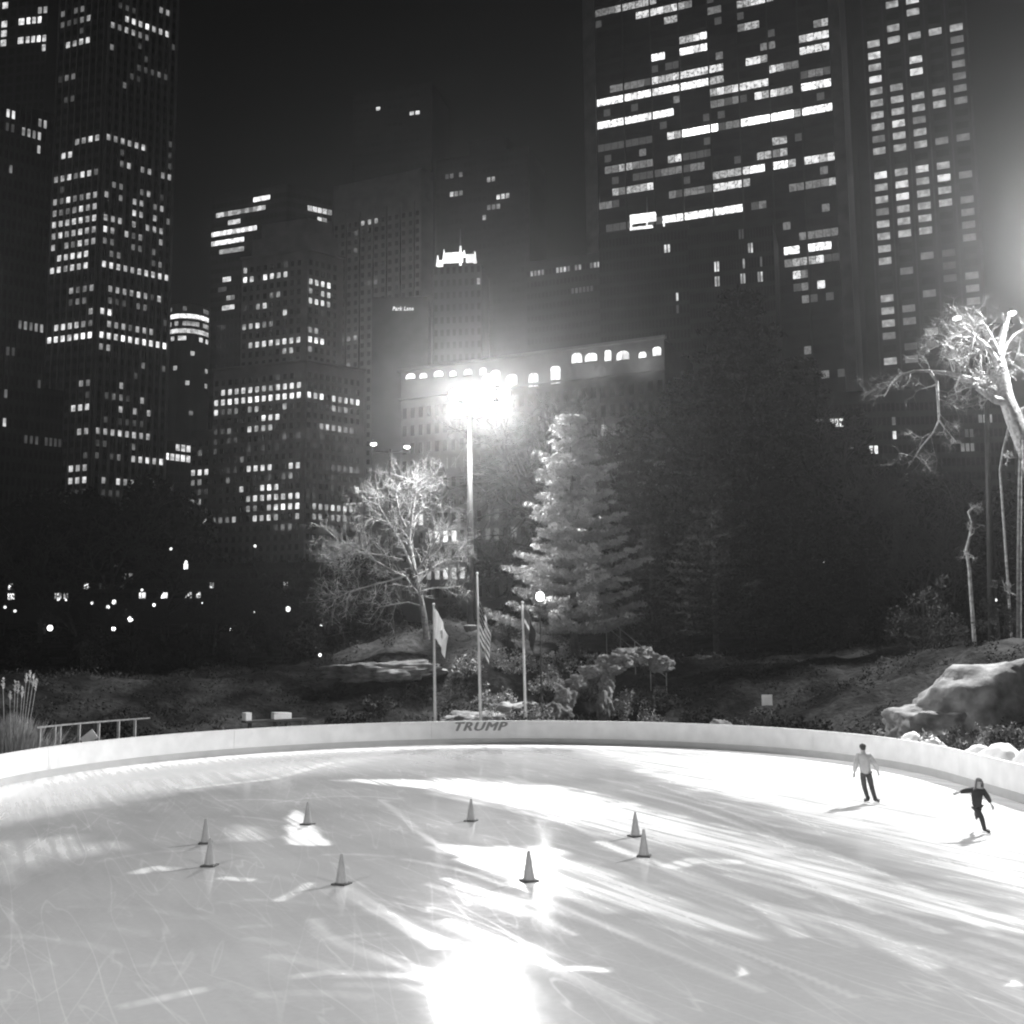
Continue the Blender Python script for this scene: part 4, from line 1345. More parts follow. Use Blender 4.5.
# --- black towers in the centre: one added, one almost lost in the night sky
def plain_tower(name, label, px0, px1, pyt, D, depth, mat_, rows, cols, fh=3.8, wf=.6, wh=2.0, slope=0, group='city buildings beyond the park', mats=None, roof=0):
    a = at(px0, 400, D); z = at((px0 + px1) / 2, pyt, D).z
    zc = at(px0, (pyt + 400) / 2, D).z
    g0 = at(px0, (pyt + 400) / 2, D)
    e = row_end(px1, (pyt + 400) / 2 + slope * (px1 - px0), zc)
    B = Building(name, label, (g0.x, g0.y), mat_, group=group)
    f = Face((g0.x, g0.y), e)
    B.mass([tuple(f.A), tuple(f.B), tuple(f.B - f.n * depth), tuple(f.A - f.n * depth)], STREET, z)
    if roof:
        mid = [f.A + f.d * f.L * .3 - f.n * depth * .3, f.A + f.d * f.L * .7 - f.n * depth * .3, f.A + f.d * f.L * .7 - f.n * depth * .7, f.A + f.d * f.L * .3 - f.n * depth * .7]
        B.mass([tuple(v) for v in mid], z, z + roof)
    cw = f.L / cols
    B.grid('f', f, cw, fh, cw * wf, wh, zc, STREET + 4, z)
    B.rows('f', rows, rb)
    B.finish(mats)
    return B, f, z
plain_tower('office_tower', 'added black tower with two lens ghosts built as lit windows', 352, 432, 92, 450, 25, M['curtain'],
    [(377, 111, 380, 111, 4), (411, 112, 415, 112, 4)], 14, 4, .7, 1.6, -.1)  # tower added to carry two lens ghosts as lit windows
plain_tower('office_tower', 'black tower with scattered dim windows above the lit crown', 436, 530, 160, 440, 25, M['curtain'],
    [(449, 176, 451, 176, 2), (460, 174, 463, 174, 2), (451, 198, 455, 198, 4), (458, 196, 462, 195, 2), (491, 184, 494, 183, 3), (500, 196, 506, 196, 4), (496, 205, 499, 205, 3), (490, 211, 494, 210, 2), (483, 214, 486, 214, 3)], 20, 4, .7, 2.0, -.12, roof=10)
# --- slender tower with spire, its floodlit crown made self-glowing
D = 300
B, f, z = plain_tower('crowned_tower', 'slender dark tower with a floodlit crown and thin spire', 433, 482, 267, D, 13, M['stone_dark'], [(478, 275, 481, 275, 3)], 8, 3.6, .5, 1.8, -.05)
ctr = (f.A + f.B) / 2 - f.n * 6.5
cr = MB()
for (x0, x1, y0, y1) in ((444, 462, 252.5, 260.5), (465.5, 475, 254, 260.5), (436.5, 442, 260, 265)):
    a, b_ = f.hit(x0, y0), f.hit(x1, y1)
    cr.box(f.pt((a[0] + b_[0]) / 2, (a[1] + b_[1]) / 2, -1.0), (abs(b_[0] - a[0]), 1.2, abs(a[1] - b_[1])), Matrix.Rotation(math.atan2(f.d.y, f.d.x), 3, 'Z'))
cr.build('crown_screen', M['rooftop_glow'], B.root)
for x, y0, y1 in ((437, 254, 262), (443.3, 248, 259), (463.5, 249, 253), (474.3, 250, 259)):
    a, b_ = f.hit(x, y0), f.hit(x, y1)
    mb = MB(); mb.tube([f.pt(a[0], b_[1] - .8, -1.0), f.pt(a[0], a[1], -1.0)], .55, .08, 6); mb.build('pinnacle', M['rooftop_glow'], B.root)
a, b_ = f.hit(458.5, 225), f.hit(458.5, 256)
mb = MB(); mb.tube([f.pt(b_[0], b_[1] - 3, -3), f.pt(b_[0], b_[1] + 4, -3)], .42, .3, 8); mb.build('spire_base', M['rooftop_glow'], B.root)
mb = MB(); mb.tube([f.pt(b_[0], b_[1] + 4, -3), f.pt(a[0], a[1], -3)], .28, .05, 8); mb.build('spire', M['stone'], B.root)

# --- long pale hotel with lit attic storey
D = 235
c, Lp, Rp, zc = corner_plan(401, 376, D, None, (664, 343))
B = Building('grand_hotel', 'long pale hotel with a brightly lit attic storey behind the central lamps', c, M['stone'])
f = Face(c, Rp)
zt = f.hit(520, 357)[1]
B.mass([tuple(f.A), tuple(f.B), tuple(f.B - f.n * 22), tuple(f.A - f.n * 22)], STREET, zt)
B.trim_mat = M['stone']
mx = Matrix.Rotation(math.atan2(f.d.y, f.d.x), 3, 'Z')
B.trim.box(f.pt(f.L / 2, zt + .25, .35), (f.L + 1, 1.3, .5), mx)
za = f.hit(520, 386)[1]
B.trim.box(f.pt(f.L / 2, za, .3), (f.L + .6, 1.0, .45), mx)
zb = f.hit(520, 470)[1]
B.trim.box(f.pt(f.L / 2, zb, .3), (f.L + .6, .9, .5), mx)
att = [(406, 415, 373.5, 379), (420, 427, 373, 378.5), (434, 443, 371, 377), (450, 456, 371, 376.5), (464, 472, 369, 375), (480, 486, 368, 374), (491, 500, 370, 386), (507, 517, 374, 387), (529, 538, 373, 387), (551, 560, 366, 384),
       (572, 582, 353, 363), (585, 597, 353, 361.5), (605, 611, 350, 361), (617, 629, 351, 360), (639, 646, 352, 358), (653, 661, 347, 356)]
for x0, x1, y0, y1 in att:
    xm = (x0 + x1) / 2
    a, b_ = f.hit(x0, (y0 + y1) / 2), f.hit(x1, (y0 + y1) / 2)
    t, u = f.hit(xm, y0)[1], f.hit(xm, y1)[1]
    t = min(t, zt - .3)
    mb = MB()
    w = b_[0] - a[0]
    um = (a[0] + b_[0]) / 2
    k = 8
    arch = [(-w / 2, u), (w / 2, u)] + [(w / 2 * math.cos(math.pi * i / k), t - w / 2 * .6 + w / 2 * .6 * math.sin(math.pi * i / k)) for i in range(k + 1)]
    fv = [f.pt(um + p[0], p[1], .14) for p in arch] + [f.pt(um + p[0], p[1], .02) for p in arch]
    m_ = len(arch)
    mb.add(fv, [tuple(range(m_))] + [(i, m_ + i, m_ + (i + 1) % m_, (i + 1) % m_) for i in range(m_)])
    w_ = mb.build('window', PANE[5], B.root)
    mb = MB(); mb.box(f.pt(um, u - .15, .3), (w + .3, .4, .2), mx); mb.box(f.pt(um, (t + u) / 2, .16), (.10, .06, t - u), mx); mb.build('sill', M['stone'], w_)
cw = f.L / 30
B.grid('f', f, cw, 3.9, cw * .5, 2.3, za - 3.2, STREET + 4, za - .6)
B.rows('f', [(612, 366, 615, 366, 3), (604, 371, 606, 371, 1), (632, 370, 635, 370, 4), (601, 428, 604, 430, 3), (615, 422, 618, 424, 2), (652, 458, 655, 460, 3), (666, 456, 668, 456, 1), (447, 455, 450, 460, 1), (462, 453, 465, 460, 1),
    (418, 521, 424, 534, 4), (436, 525, 446, 534, 5), (451, 525, 458, 530, 5), (422, 572, 428, 574, 3), (439, 573, 446, 574, 4), (453, 573, 459, 574, 4), (488, 602, 496, 603, 3), (502, 598, 516, 603, 3), (487, 520, 495, 520, 2), (490, 530, 498, 531, 2), (510, 528, 516, 530, 3)], rb)
B.finish()
for x in (425, 485, 545, 595, 645):
    u, _ = f.hit(x, 380)
    l = bpy.data.lights.new('attic_light', 'SPOT'); l.energy = P_ATTIC; l.spot_size = R(140); l.spot_blend = 1; l.shadow_soft_size = .6
    o = bpy.data.objects.new('attic_light', l); C.objects.link(o); o.parent = B.root
    p = f.pt(u, za - 1.0, 5.0)
    o.location = p - B.root.location
    aim(o, f.pt(u, za + 6, 0) - p)

# --- dark blocks in the centre right
plain_tower('apartment_block', 'dark block with a lit parapet row left of the glass tower', 527, 602, 262, 330, 25, M['granite'],
    [(533, 270, 543, 268, 3, .8), (558, 268, 600, 260, 3, .75), (571, 286, 590, 284, 1), (545, 233, 547, 233, 3)], 20, 3.6, .6, 1.6, -.12)
B, f, z = plain_tower('apartment_block', 'dark block topped by a lit glass penthouse before the glass tower', 600, 690, 234, 290, 20, M['granite'],
    [(667, 248, 669, 248, 4), (677, 301, 679, 301, 4), (677, 305, 679, 306, 2)], 26, 3.4, .6, 2.2, -.1)
mx = Matrix.Rotation(math.atan2(f.d.y, f.d.x), 3, 'Z')
ph = MB()
for (x0, x1, y0, y1) in ((629.5, 655, 214.5, 218.5), (629.5, 652, 227, 231.5), (656, 663, 227, 231)):
    a, b_ = f.hit(x0, y0), f.hit(x1, y1)
    ph.box(f.pt((a[0] + b_[0]) / 2, (a[1] + b_[1]) / 2, -1.2), (b_[0] - a[0], 1.5, a[1] - b_[1]), mx)
for x, y0, y1 in ((630, 217, 230), (646, 220, 229), (663, 220, 229)):
    a, b_ = f.hit(x, y0), f.hit(x, y1)
    ph.box(f.pt(a[0], (a[1] + b_[1]) / 2, -1.3), (.35, .5, a[1] - b_[1] + .4), mx)
ph.build('penthouse_glazing', M['rooftop_glow'], B.root)
a, b_ = f.hit(645.5, 194), f.hit(645.5, 214)
mb = MB(); mb.tube([f.pt(a[0], b_[1], -2), f.pt(a[0], a[1], -2)], .18, .05, 6); mb.build('mast', M['stone'], B.root)
plain_tower('apartment_block', 'dark block with a few arched lit windows under the glass tower', 690, 776, 228, 280, 20, M['granite'],
    [(715, 265, 718, 265, 4), (715, 281, 718, 281, 4), (743, 259, 745, 259, 4), (741, 276, 744, 276, 3), (759, 274, 762, 274, 4), (739, 235, 742, 235, 1), (749, 243, 751, 243, 3), (760, 259, 762, 259, 2)], 30, 4.0, .62, 2.6, -.1)

# --- big glass tower upper right
c, Lp, Rp, zc = corner_plan(597.5, 149, 345, None, (833, 106.5))
f = Face(c, Rp)
B = Building('glass_tower', 'wide dark glass tower with long bright floors between pale end piers', c, M['curtain'])
zt = f.hit(700, -70)[1]
dep = 30
B.mass([tuple(f.A), tuple(f.B), tuple(f.B - f.n * dep), tuple(f.A - f.n * dep)], STREET, zt)
cw = f.L / 32
B.grid('f', f, cw, 3.95, cw * .94, 2.35, zc, STREET + 8, zt)
B.rows('f', [(598, 13.7, 614, 11, 2), (621, 8, 645, 2.5, 3), (625, 8, 651, 3, 3), (636, 17, 673, 9.6, 4), (680, 7, 691, 4, 3), (665, 23, 677, 20.5, 3), (738, 5.5, 766, 1.4, 3), (713, 12, 721, 10, 2),
    (681, 44, 706, 39, 4), (681, 56, 707, 52, 5), (652, 63, 665, 60, 5), (652, 76, 707, 64, 4), (710, 64, 723, 61.5, 4), (610, 85, 651, 79, 2), (598, 99, 707, 76.5, 5), (711, 76, 723, 73, 3), (711, 89, 737, 83, 4), (740, 82, 767, 78, 4),
    (770, 75, 784, 72, 4), (749, 67, 763, 65, 4), (770, 65.6, 799, 62, 2), (740, 32, 758, 28, 2), (815, 29, 827, 27, 3), (800, 45, 829, 38, 4), (801, 57, 830, 52, 4), (802, 70, 829, 64, 2), (801, 85, 831, 78, 5), (759, 93, 790, 86, 4),
    (712, 101, 738, 97, 2), (599, 123, 672, 109, 5), (674, 135, 680, 134, 3), (682, 134, 711, 128.5, 6), (713, 128, 715, 127, 4), (717, 127, 739, 123, 2), (741, 123, 770, 116, 6), (772, 117, 793, 113, 6), (794, 112, 801, 110, 2), (804, 113, 831, 107, 5),
    (601, 148, 613, 146, 1), (628, 143, 653, 139, 1), (629, 168, 653, 164, 2), (605, 173, 621, 171, 2), (669, 163, 682, 161, 3), (685, 159, 711, 155, 1), (633, 180, 653, 177, 1), (665, 176, 698, 171, 2),
    (762, 159, 784, 156, 3), (775, 144, 783, 142, 3), (717, 179, 743, 175, 3), (744, 175, 764, 171, 5), (775, 169, 795, 165, 4), (807, 165, 836, 160, 4), (796, 182, 837, 178, 2), (618, 196, 650, 193, 3, .8), (671, 199, 712, 194, 2), (715, 193.5, 743, 189, 4),
    (667, 213, 743, 204, 5), (603, 211, 613, 209, 1), (607, 226, 628, 223, 1), (784, 251, 841, 242, 5, .8), (796, 240, 838, 234, 2, .6), (795, 266, 802, 265, 3), (816, 263, 820, 263, 3), (799, 279, 808, 278, 3), (800, 293, 803, 293, 2), (818, 289, 822, 289, 4)], rb)
B.piers('f', M['granite'], .5, .35, STREET, zt, 4)
sd = Face(tuple(f.B + f.d * 3.2 - f.n * 1.2), tuple(f.B + f.d * 3.2 - f.n * dep))
B.mass([tuple(f.B), tuple(f.B + f.d * 3.19 - f.n * 1.2), tuple(sd.B), tuple(f.B - f.n * dep)], STREET, zt)
sd.n = f.d.copy()
B.grid('s', sd, sd.L / 6, 3.95, sd.L / 6 * .9, 1.9, zc, STREET + 8, zt)
B.rows('s', [(853, 41, 858, 44, 3), (853, 51, 857, 54, 2), (857, 69, 860, 72, 4), (855, 93, 861, 98, 4), (857, 120, 861, 123, 4), (860, 185, 865, 188, 3), (861, 213, 864, 215, 1)], rb)
mx = Matrix.Rotation(math.atan2(f.d.y, f.d.x), 3, 'Z')
B.dim('f', .13, rb)
B.finish(BAND)
ep = MB()
ep.box(f.pt(-2.0, (STREET + zt) / 2, -3.0), (4.0, 8, zt - STREET), mx)
ep.build('end_pier', M['stone_mid'], B.root)
ep = MB()
ep.box(f.pt(f.L + 1.62, (STREET + zt) / 2, .3), (3.2, 2.9, zt - STREET), mx)
ep.build('end_pier', M['stone_mid'], B.root)

# --- right-hand apartment tower
c, Lp, Rp, zc = corner_plan(866, 93, 372, None, (970, 74))
f = Face(c, Rp)
B = Building('apartment_tower', 'dark tower at the right with five columns of square lit windows', c, M['granite'])
zt = f.hit(900, -70)[1]
B.mass([tuple(f.A - f.d * 4), tuple(f.B), tuple(f.B - f.n * 28), tuple(f.A - f.d * 4 - f.n * 28)], STREET, zt)
cw = f.L / 5
B.grid('f', f, cw, 4.48, cw * .60, 2.4, zc, STREET + 8, zt)
ys = [40, 53, 66, 79, 92, 105, 118.5, 132, 145, 157, 172.5, 185, 199, 212.5, 225.5, 239, 253, 267, 280, 293, 307, 321, 335, 349, 363, 393, 420, 436]
xs0 = [872, 872, 873, 874, 875, 875, 876, 877, 878, 879, 880, 881, 882, 883, 884, 885, 886, 886, 888, 888, 889, 890, 891, 892, 893, 894, 895, 895]
for x, y in zip(xs0, ys):
    fade = 1 if y < 240 else (.8 if y < 330 else .5)
    for j in range(5):
        pb = (.97, .72, .8, .58, .6)[j] * (fade if j else max(fade, .8)) * (.7 if (y > 300 and j > 1) else 1)
        lv = (3, 3, 3, 3, 2)[j] if y < 255 else (3, 2, 2, 1, 2)[j]
        xx = x + 20.7 * j; yy = y - 4.0 * j
        if j == 3 and 112 < yy < 140: continue
        B.rows('f', [(xx, yy, xx + .5, yy, lv, pb)], rb)
for j, y in ((1, 10), (1, 23), (2, 4), (2, 18), (3, 27), (4, 22)):
    B.rows('f', [(871 + 20.7 * j, y, 872 + 20.7 * j, y, 3)], rb)
B.piers('f', M['stone_dark'], .6, .3, STREET, zt)
B.finish()
# --- lower dark block bottom right seen through branches
plain_tower('apartment_block', 'low dark block with scattered lit windows behind the bare branches at right', 800, 1010, 392, 260, 20, M['granite'],
    [(816, 423, 824, 422, 2), (832, 423, 840, 421, 4), (851, 453, 859, 452, 2), (870, 453, 878, 451, 5), (962, 448, 973, 446, 2), (966, 432, 970, 431, 1), (980, 413, 990, 412, 3), (893, 420, 896, 420, 2), (893, 437, 896, 437, 3), (906, 480, 908, 480, 2), (920, 493, 922, 493, 2)], 44, 3.4, .7, 1.9, -.03)
# --- low street front at the left, shop windows showing through the trees
plain_tower('shop_block', 'low dark street block with scattered bright shop windows through the trees', -40, 330, 562, 192, 10, M['granite'],
    [(9, 585, 12, 585, 5), (9, 598, 13, 599, 6), (11, 603, 15, 604, 6), (3, 606, 6, 607, 6), (0, 613, 18, 611, 4), (56, 600, 60, 598, 5), (65, 600, 67, 600, 4), (86, 589, 88, 589, 5), (89, 600, 92, 604, 5), (105, 607, 116, 603, 6), (119, 603, 129, 601, 4),
     (140, 587, 144, 595, 5), (141, 603, 155, 605, 5, .7), (163, 596, 167, 593, 6), (186, 595, 190, 595, 5), (198, 594, 200, 594, 5), (202, 603, 205, 603, 5), (186, 604, 193, 605, 2), (210, 587, 212, 587, 5), (235, 605, 241, 604, 2), (253, 609, 256, 614, 4),
     (170, 549, 172, 549, 5), (185, 562, 188, 562, 6), (254, 546, 257, 546, 5), (269, 558, 271, 558, 2), (82, 544, 92, 543, 1), (95, 558, 122, 557, 2, .6), (115, 571, 117, 571, 2), (123, 575, 125, 575, 2), (130, 574, 132, 574, 2), (284, 584, 286, 584, 5), (100, 590, 122, 588, 1, .5)],
    170, 1.7, .8, 1.0, 0)
# ------------------------------------------------------------------ trees and plants
def wander(p, d, l, n, r, bend, up=0.0):
    pts = [Vector(p)]
    d = Vector(d).normalized()
    for i in range(n):
        d = (d + Vector((r.gauss(0, bend), r.gauss(0, bend), r.gauss(0, bend) + up))).normalized()
        pts.append(pts[-1] + d * (l / n))
    return pts, d
def grow(mbs, p, d, l, rad, lvl, r, spread=.75, bend=.12, kids=(4, 6), ratio=.62, maxlvl=4, up=.03, thin=.45):
    n = 6 if lvl == 0 else 4
    pts, de = wander(p, d, l, n, r, bend, up)
    mb = mbs[0] if lvl < 2 else mbs[1]
    mb.tube(pts, rad, rad * (.45 if lvl else .5), 7 if lvl == 0 else (5 if lvl == 1 else 3), caps=False)
    if lvl >= maxlvl: return
    k = r.randint(*kids)
    for i in range(k):
        t = r.uniform(.35, 1.0) if lvl else r.uniform(.38, 1.0)
        j = min(n - 1, int(t * n)); fpos = t * n - j
        q = pts[j].lerp(pts[j + 1], fpos)
        dd = (pts[j + 1] - pts[j]).normalized()
        a = dd.orthogonal().normalized()
        a = Matrix.Rotation(r.uniform(0, 6.283), 3, dd) @ a
        nd = (dd * (1 - spread * .6) + a * spread * r.uniform(.7, 1.2)).normalized()
        grow(mbs, q, nd, l * ratio * r.uniform(.7, 1.15), rad * thin * r.uniform(.8, 1.2), lvl + 1, r, spread, bend * 1.15, kids, ratio, maxlvl, up, thin)
    if lvl:
        return
def bare_mesh(seed, h, rad, mat_, maxlvl=4, **kw):
    r = random.Random(seed)
    a, b_ = MB(), MB()
    grow((a, b_), (0, 0, -.3), (r.gauss(0, .05), r.gauss(0, .05), 1), h * .62, rad, 0, r, maxlvl=maxlvl, **kw)
    return a.mesh('trunk', mat_, True), b_.mesh('crown', mat_, False)
def place_tree(kind, meshes, x, y, rz, sc_, label, group, cat='tree', z=None):
    t = thing(kind, (x, y, (terrain(x, y) - .05) if z is None else z), label, cat, group, rz)
    t.scale = (sc_, sc_, sc_)
    for nm, me in meshes:
        o = bpy.data.objects.new(nm, me); C.objects.link(o); o.parent = t
    return t

def leaves(mb, centers, per, size, r, spread, flat=1.0, elong=1.0):
    """numpy scatter of little leaf quads round a list of (centre, radius)"""
    g = np.random.default_rng(r.randint(0, 10 ** 6))
    for c, rad in centers:
        n = max(3, int(per * rad * rad))
        u = g.normal(size=(n, 3)); u /= np.linalg.norm(u, axis=1)[:, None]
        k = g.random(n) ** .45
        p = np.array(c)[None] + u * (k * rad)[:, None] * np.array([1, 1, flat])
        a = g.normal(size=(n, 3)); a /= np.linalg.norm(a, axis=1)[:, None]
        b = np.cross(a, g.normal(size=(n, 3))); b /= np.linalg.norm(b, axis=1)[:, None] + 1e-9
        s = size * (.6 + .8 * g.random(n))[:, None]
        q = np.stack([p - a * s * elong, p + b * s * .5, p + a * s * elong, p - b * s * .5], 1).reshape(-1, 3)
        base = len(mb.v)
        mb.v.extend(map(tuple, q.tolist()))
        mb.f.extend([(base + 4 * i, base + 4 * i + 1, base + 4 * i + 2, base + 4 * i + 3) for i in range(n)])
        mb.m.extend([mb.cur] * n)
def bushy_meshes(seed, h, w, mat_, per=70, size=.14, trunk=True, clumps=46):
    r = random.Random(seed)
    cs = []
    for i in range(clumps):
        t = r.random() ** .8
        z = h * (.16 + .80 * t)
        pr = w * .5 * math.sin(math.pi * (.18 + .80 * t)) ** .7
        a = r.uniform(0, 6.283); q = pr * math.sqrt(r.random()) * 1.0
        cs.append(((q * math.cos(a), q * math.sin(a), z + r.gauss(0, .2)), w * r.uniform(.09, .19)))
    mb = MB(); leaves(mb, cs, per, size, r, 1)
    crown = mb.mesh('crown', mat_)
    a = MB()
    a.tube([(0, 0, -.3), (r.gauss(0, .1), r.gauss(0, .1), h * .4), (r.gauss(0, .2), r.gauss(0, .2), h * .85)], w * .035 + .05, .03, 7)
    for c, rad in cs[::3]:
        a.tube([(0, 0, min(h * .6, c[2] * .6)), (c[0] * .5, c[1] * .5, c[2] * .78), c], .05, .015, 4, caps=False)
    return [('trunk', a.mesh('trunk', M['bark'], True)), ('crown', crown)]
def conifer_meshes(seed, h, w, mat_, rows=22, tuft=.55, per=26, size=.2, droop=.16, top=.05, tip_up=.1, gap=.0, taper=1.0, elong=1.5):
    """trunk and tiered sprays: every branch is a spine carrying flat clumps of needles"""
    r = random.Random(seed)
    g = np.random.default_rng(seed)
    tr = MB(); tr.tube([(0, 0, -.4), (0, 0, h * .5), (0, 0, h * .97)], h * .014 + .06, .03, 8)
    mb = MB(); br = MB()
    cs = []
    for i in range(rows):
        t = (i + .5) / rows
        z = h * (.10 + .88 * t)
        L0 = w * .5 * ((1 - t) ** taper) * .97 + w * top
        nb = max(4, int(8 - 3 * t))
        off = r.uniform(0, 6.28)
        for j in range(nb):
            if r.random() < gap: continue
            a = off + 6.283 * j / nb + r.gauss(0, .18)
            L = L0 * r.uniform(.62, 1.18)
            n = max(3, int(L / (tuft * .62)))
            sp = []
            for k in range(n + 1):
                q = k / n
                zz = z + r.gauss(0, .03) - droop * L * q + (tip_up + droop * .8) * L * q * q
                sp.append(Vector((math.cos(a) * L * q, math.sin(a) * L * q, zz)))
            br.tube(sp, .035 + L * .008, .01, 4, caps=False)
            for k in range(1, n + 1):
                q = k / n
                if q < .22: continue
                wd = tuft * (1.25 - .55 * q) * r.uniform(.7, 1.2)
                for s_ in ((-1, 1) if q < .92 else (0,)):
                    c = sp[k] + Vector((-math.sin(a), math.cos(a), 0)) * s_ * wd * .55 + Vector((0, 0, r.gauss(-.05, .06)))
                    cs.append((tuple(c), wd * .62))
    leaves(mb, cs, per / (tuft * tuft) * 1.2, size, r, 1, flat=.42, elong=elong)
    tr.cur = 0
    return [('trunk', tr.mesh('trunk', M['bark'], True)), ('branches', br.mesh('branches', M['bark'])), ('crown', mb.mesh('crown', mat_))]

# --- small bare tree lit by the floodlights, left of the flags
Yt = 66.0
bt = at(427, 634, Yt)
lt = thing('bare_tree', (bt.x, Yt, terrain(bt.x, Yt) - .1), 'small pale leafless tree lit up on the slope left of the flagpoles', 'tree')
r1 = random.Random(21)
A_, B_ = MB(), MB()
def px_path(pts, Y, dys=None):
    return [at(x, y, Y + (dys[i] if dys else 0)) for i, (x, y) in enumerate(pts)]
def limb_from(pts, r0, r1_, mbs, r, nkids, klen, spread=.8, maxlvl=3, lvl=1, side=None, bend=.16, tw=.5):
    mbs[0].tube(pts, r0, r1_, 8, caps=False, wob=.08)
    tot = len(pts) - 1
    for i in range(nkids):
        t = r.uniform(.18, 1.0) * tot
        j = min(tot - 1, int(t))
        q = pts[j].lerp(pts[j + 1], t - j)
        dd = (pts[j + 1] - pts[j]).normalized()
        a = Matrix.Rotation(r.uniform(0, 6.283), 3, dd) @ dd.orthogonal().normalized()
        nd = (dd * .55 + a * spread + Vector((0, 0, .12))).normalized()
        rr_ = r0 + (r1_ - r0) * t / tot
        grow(mbs, q, nd, klen * r.uniform(.6, 1.2), max(.044 * tw, rr_ * tw), 2, r, .75, bend, (4, 6), .62, maxlvl + 1, .02, .55)
trunk = px_path([(427, 640), (424, 615), (419, 590), (413, 562), (409, 540), (412, 515), (416, 490), (417, 474)], Yt, [0, 0, .1, .2, .3, .3, .4, .5])
limb_from(trunk[:5], .19, .12, (A_, B_), r1, 8, 1.6)
limb_from(trunk[4:], .12, .03, (A_, B_), r1, 17, 1.7)
limb_from(px_path([(413, 570), (402, 545), (390, 525), (378, 505), (366, 500)], Yt, [.2, -.3, -.7, -1.0, -1.4]), .10, .025, (A_, B_), r1, 20, 1.8)
limb_from(px_path([(411, 580), (395, 572), (370, 558), (350, 545), (334, 542)], Yt, [.1, .5, .8, 1.0, 1.2]), .08, .02, (A_, B_), r1, 20, 1.7)
limb_from(px_path([(414, 575), (428, 555), (438, 535), (446, 520)], Yt, [.2, -.4, -.8, -1.2]), .08, .02, (A_, B_), r1, 18, 1.8)
limb_from(px_path([(419, 592), (432, 588), (448, 588), (462, 586)], Yt, [0, .5, .9, 1.3]), .06, .018, (A_, B_), r1, 10, 1.3)
limb_from(px_path([(421, 606), (408, 602), (390, 605), (375, 608)], Yt, [0, -.5, -.9, -1.3]), .06, .016, (A_, B_), r1, 10, 1.3)
limb_from(px_path([(410, 535), (400, 515), (396, 495), (400, 482)], Yt, [.3, .8, 1.2, 1.5]), .07, .02, (A_, B_), r1, 18, 1.8)
limb_from(px_path([(409, 575), (392, 580), (370, 586), (348, 592), (334, 600)], Yt, [.2, -.4, -.8, -1.0, -1.2]), .07, .018, (A_, B_), r1, 20, 1.5)
limb_from(px_path([(404, 560), (385, 556), (362, 552), (345, 560), (330, 566)], Yt, [.2, .6, .9, 1.0, 1.3]), .07, .018, (A_, B_), r1, 22, 1.6)
limb_from(px_path([(417, 575), (432, 568), (446, 560), (458, 556)], Yt, [.1, .6, .8, 1.0]), .06, .018, (A_, B_), r1, 18, 1.4)
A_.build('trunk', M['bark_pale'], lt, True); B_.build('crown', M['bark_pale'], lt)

# --- big pale bare tree at the right, leaning in from outside the frame
Yt = 59.0
bx = at(1062, 668, Yt)
bt_ = thing('bare_tree', (bx.x, Yt, terrain(bx.x, Yt) - .1), 'large pale bare tree with thick leaning trunk under the right floodlights', 'tree')
r1 = random.Random(4)
A_, B_ = MB(), MB()
P = lambda pts, dys=None: px_path(pts, Yt, dys)
tr_ = P([(1068, 700), (1062, 640), (1052, 560), (1042, 500), (1030, 458), (1014, 418), (1006, 398), (1003, 375), (998, 350), (1004, 330), (1010, 312)], [0, 0, 0, 0, 0, 0, 0, .2, .3, .5, .8])
A_.tube(tr_, [.62, .58, .55, .52, .50, .46, .40, .32, .25, .17, .06], None, 12, wob=.06)
main = [([(1008, 402), (996, 400), (986, 394), (977, 388)], .27, .14, 5, 1.2), ([(1005, 398), (994, 390), (984, 383), (972, 380), (960, 376), (946, 373)], .24, .12, 8, 1.5),
        ([(946, 373), (930, 371), (914, 371), (902, 375), (892, 383), (884, 397)], .11, .03, 9, 1.3), ([(930, 371), (937, 382), (938, 400), (939, 420), (934, 432), (922, 446), (913, 460)], .09, .035, 9, 1.5),
        ([(939, 420), (948, 432), (956, 442)], .05, .02, 5, .8), ([(1001, 368), (992, 352), (982, 342), (974, 335), (968, 330)], .18, .05, 16, 1.5), ([(998, 352), (992, 338), (986, 326), (980, 320)], .12, .03, 14, 1.3),
        ([(974, 338), (970, 352), (968, 364), (960, 372)], .08, .03, 8, 1.0), ([(984, 345), (980, 358), (982, 372), (986, 384)], .07, .025, 8, .9), ([(1000, 362), (1006, 345), (1014, 335), (1022, 330)], .13, .05, 10, 1.4),
        ([(1014, 418), (1026, 410), (1040, 395), (1052, 370), (1060, 340)], .3, .1, 14, 2.0), ([(1020, 338), (1018, 352), (1012, 366)], .06, .02, 6, .8), ([(960, 376), (955, 388), (958, 400)], .05, .015, 5, .8),
        ([(968, 330), (955, 335), (940, 345), (925, 352)], .05, .015, 8, 1.2)]
for pts, a, b_, nk, kl in main:
    k = len(pts)
    limb_from(P(pts, [r1.uniform(-.25, .25) + i * .12 for i in range(k)]), a, b_, (A_, B_), r1, int(nk * 1.3), kl, .85, 3, bend=.13, tw=.30)
A_.build('trunk', M['bark_pale'], bt_, True); B_.build('crown', M['bark_pale'], bt_)
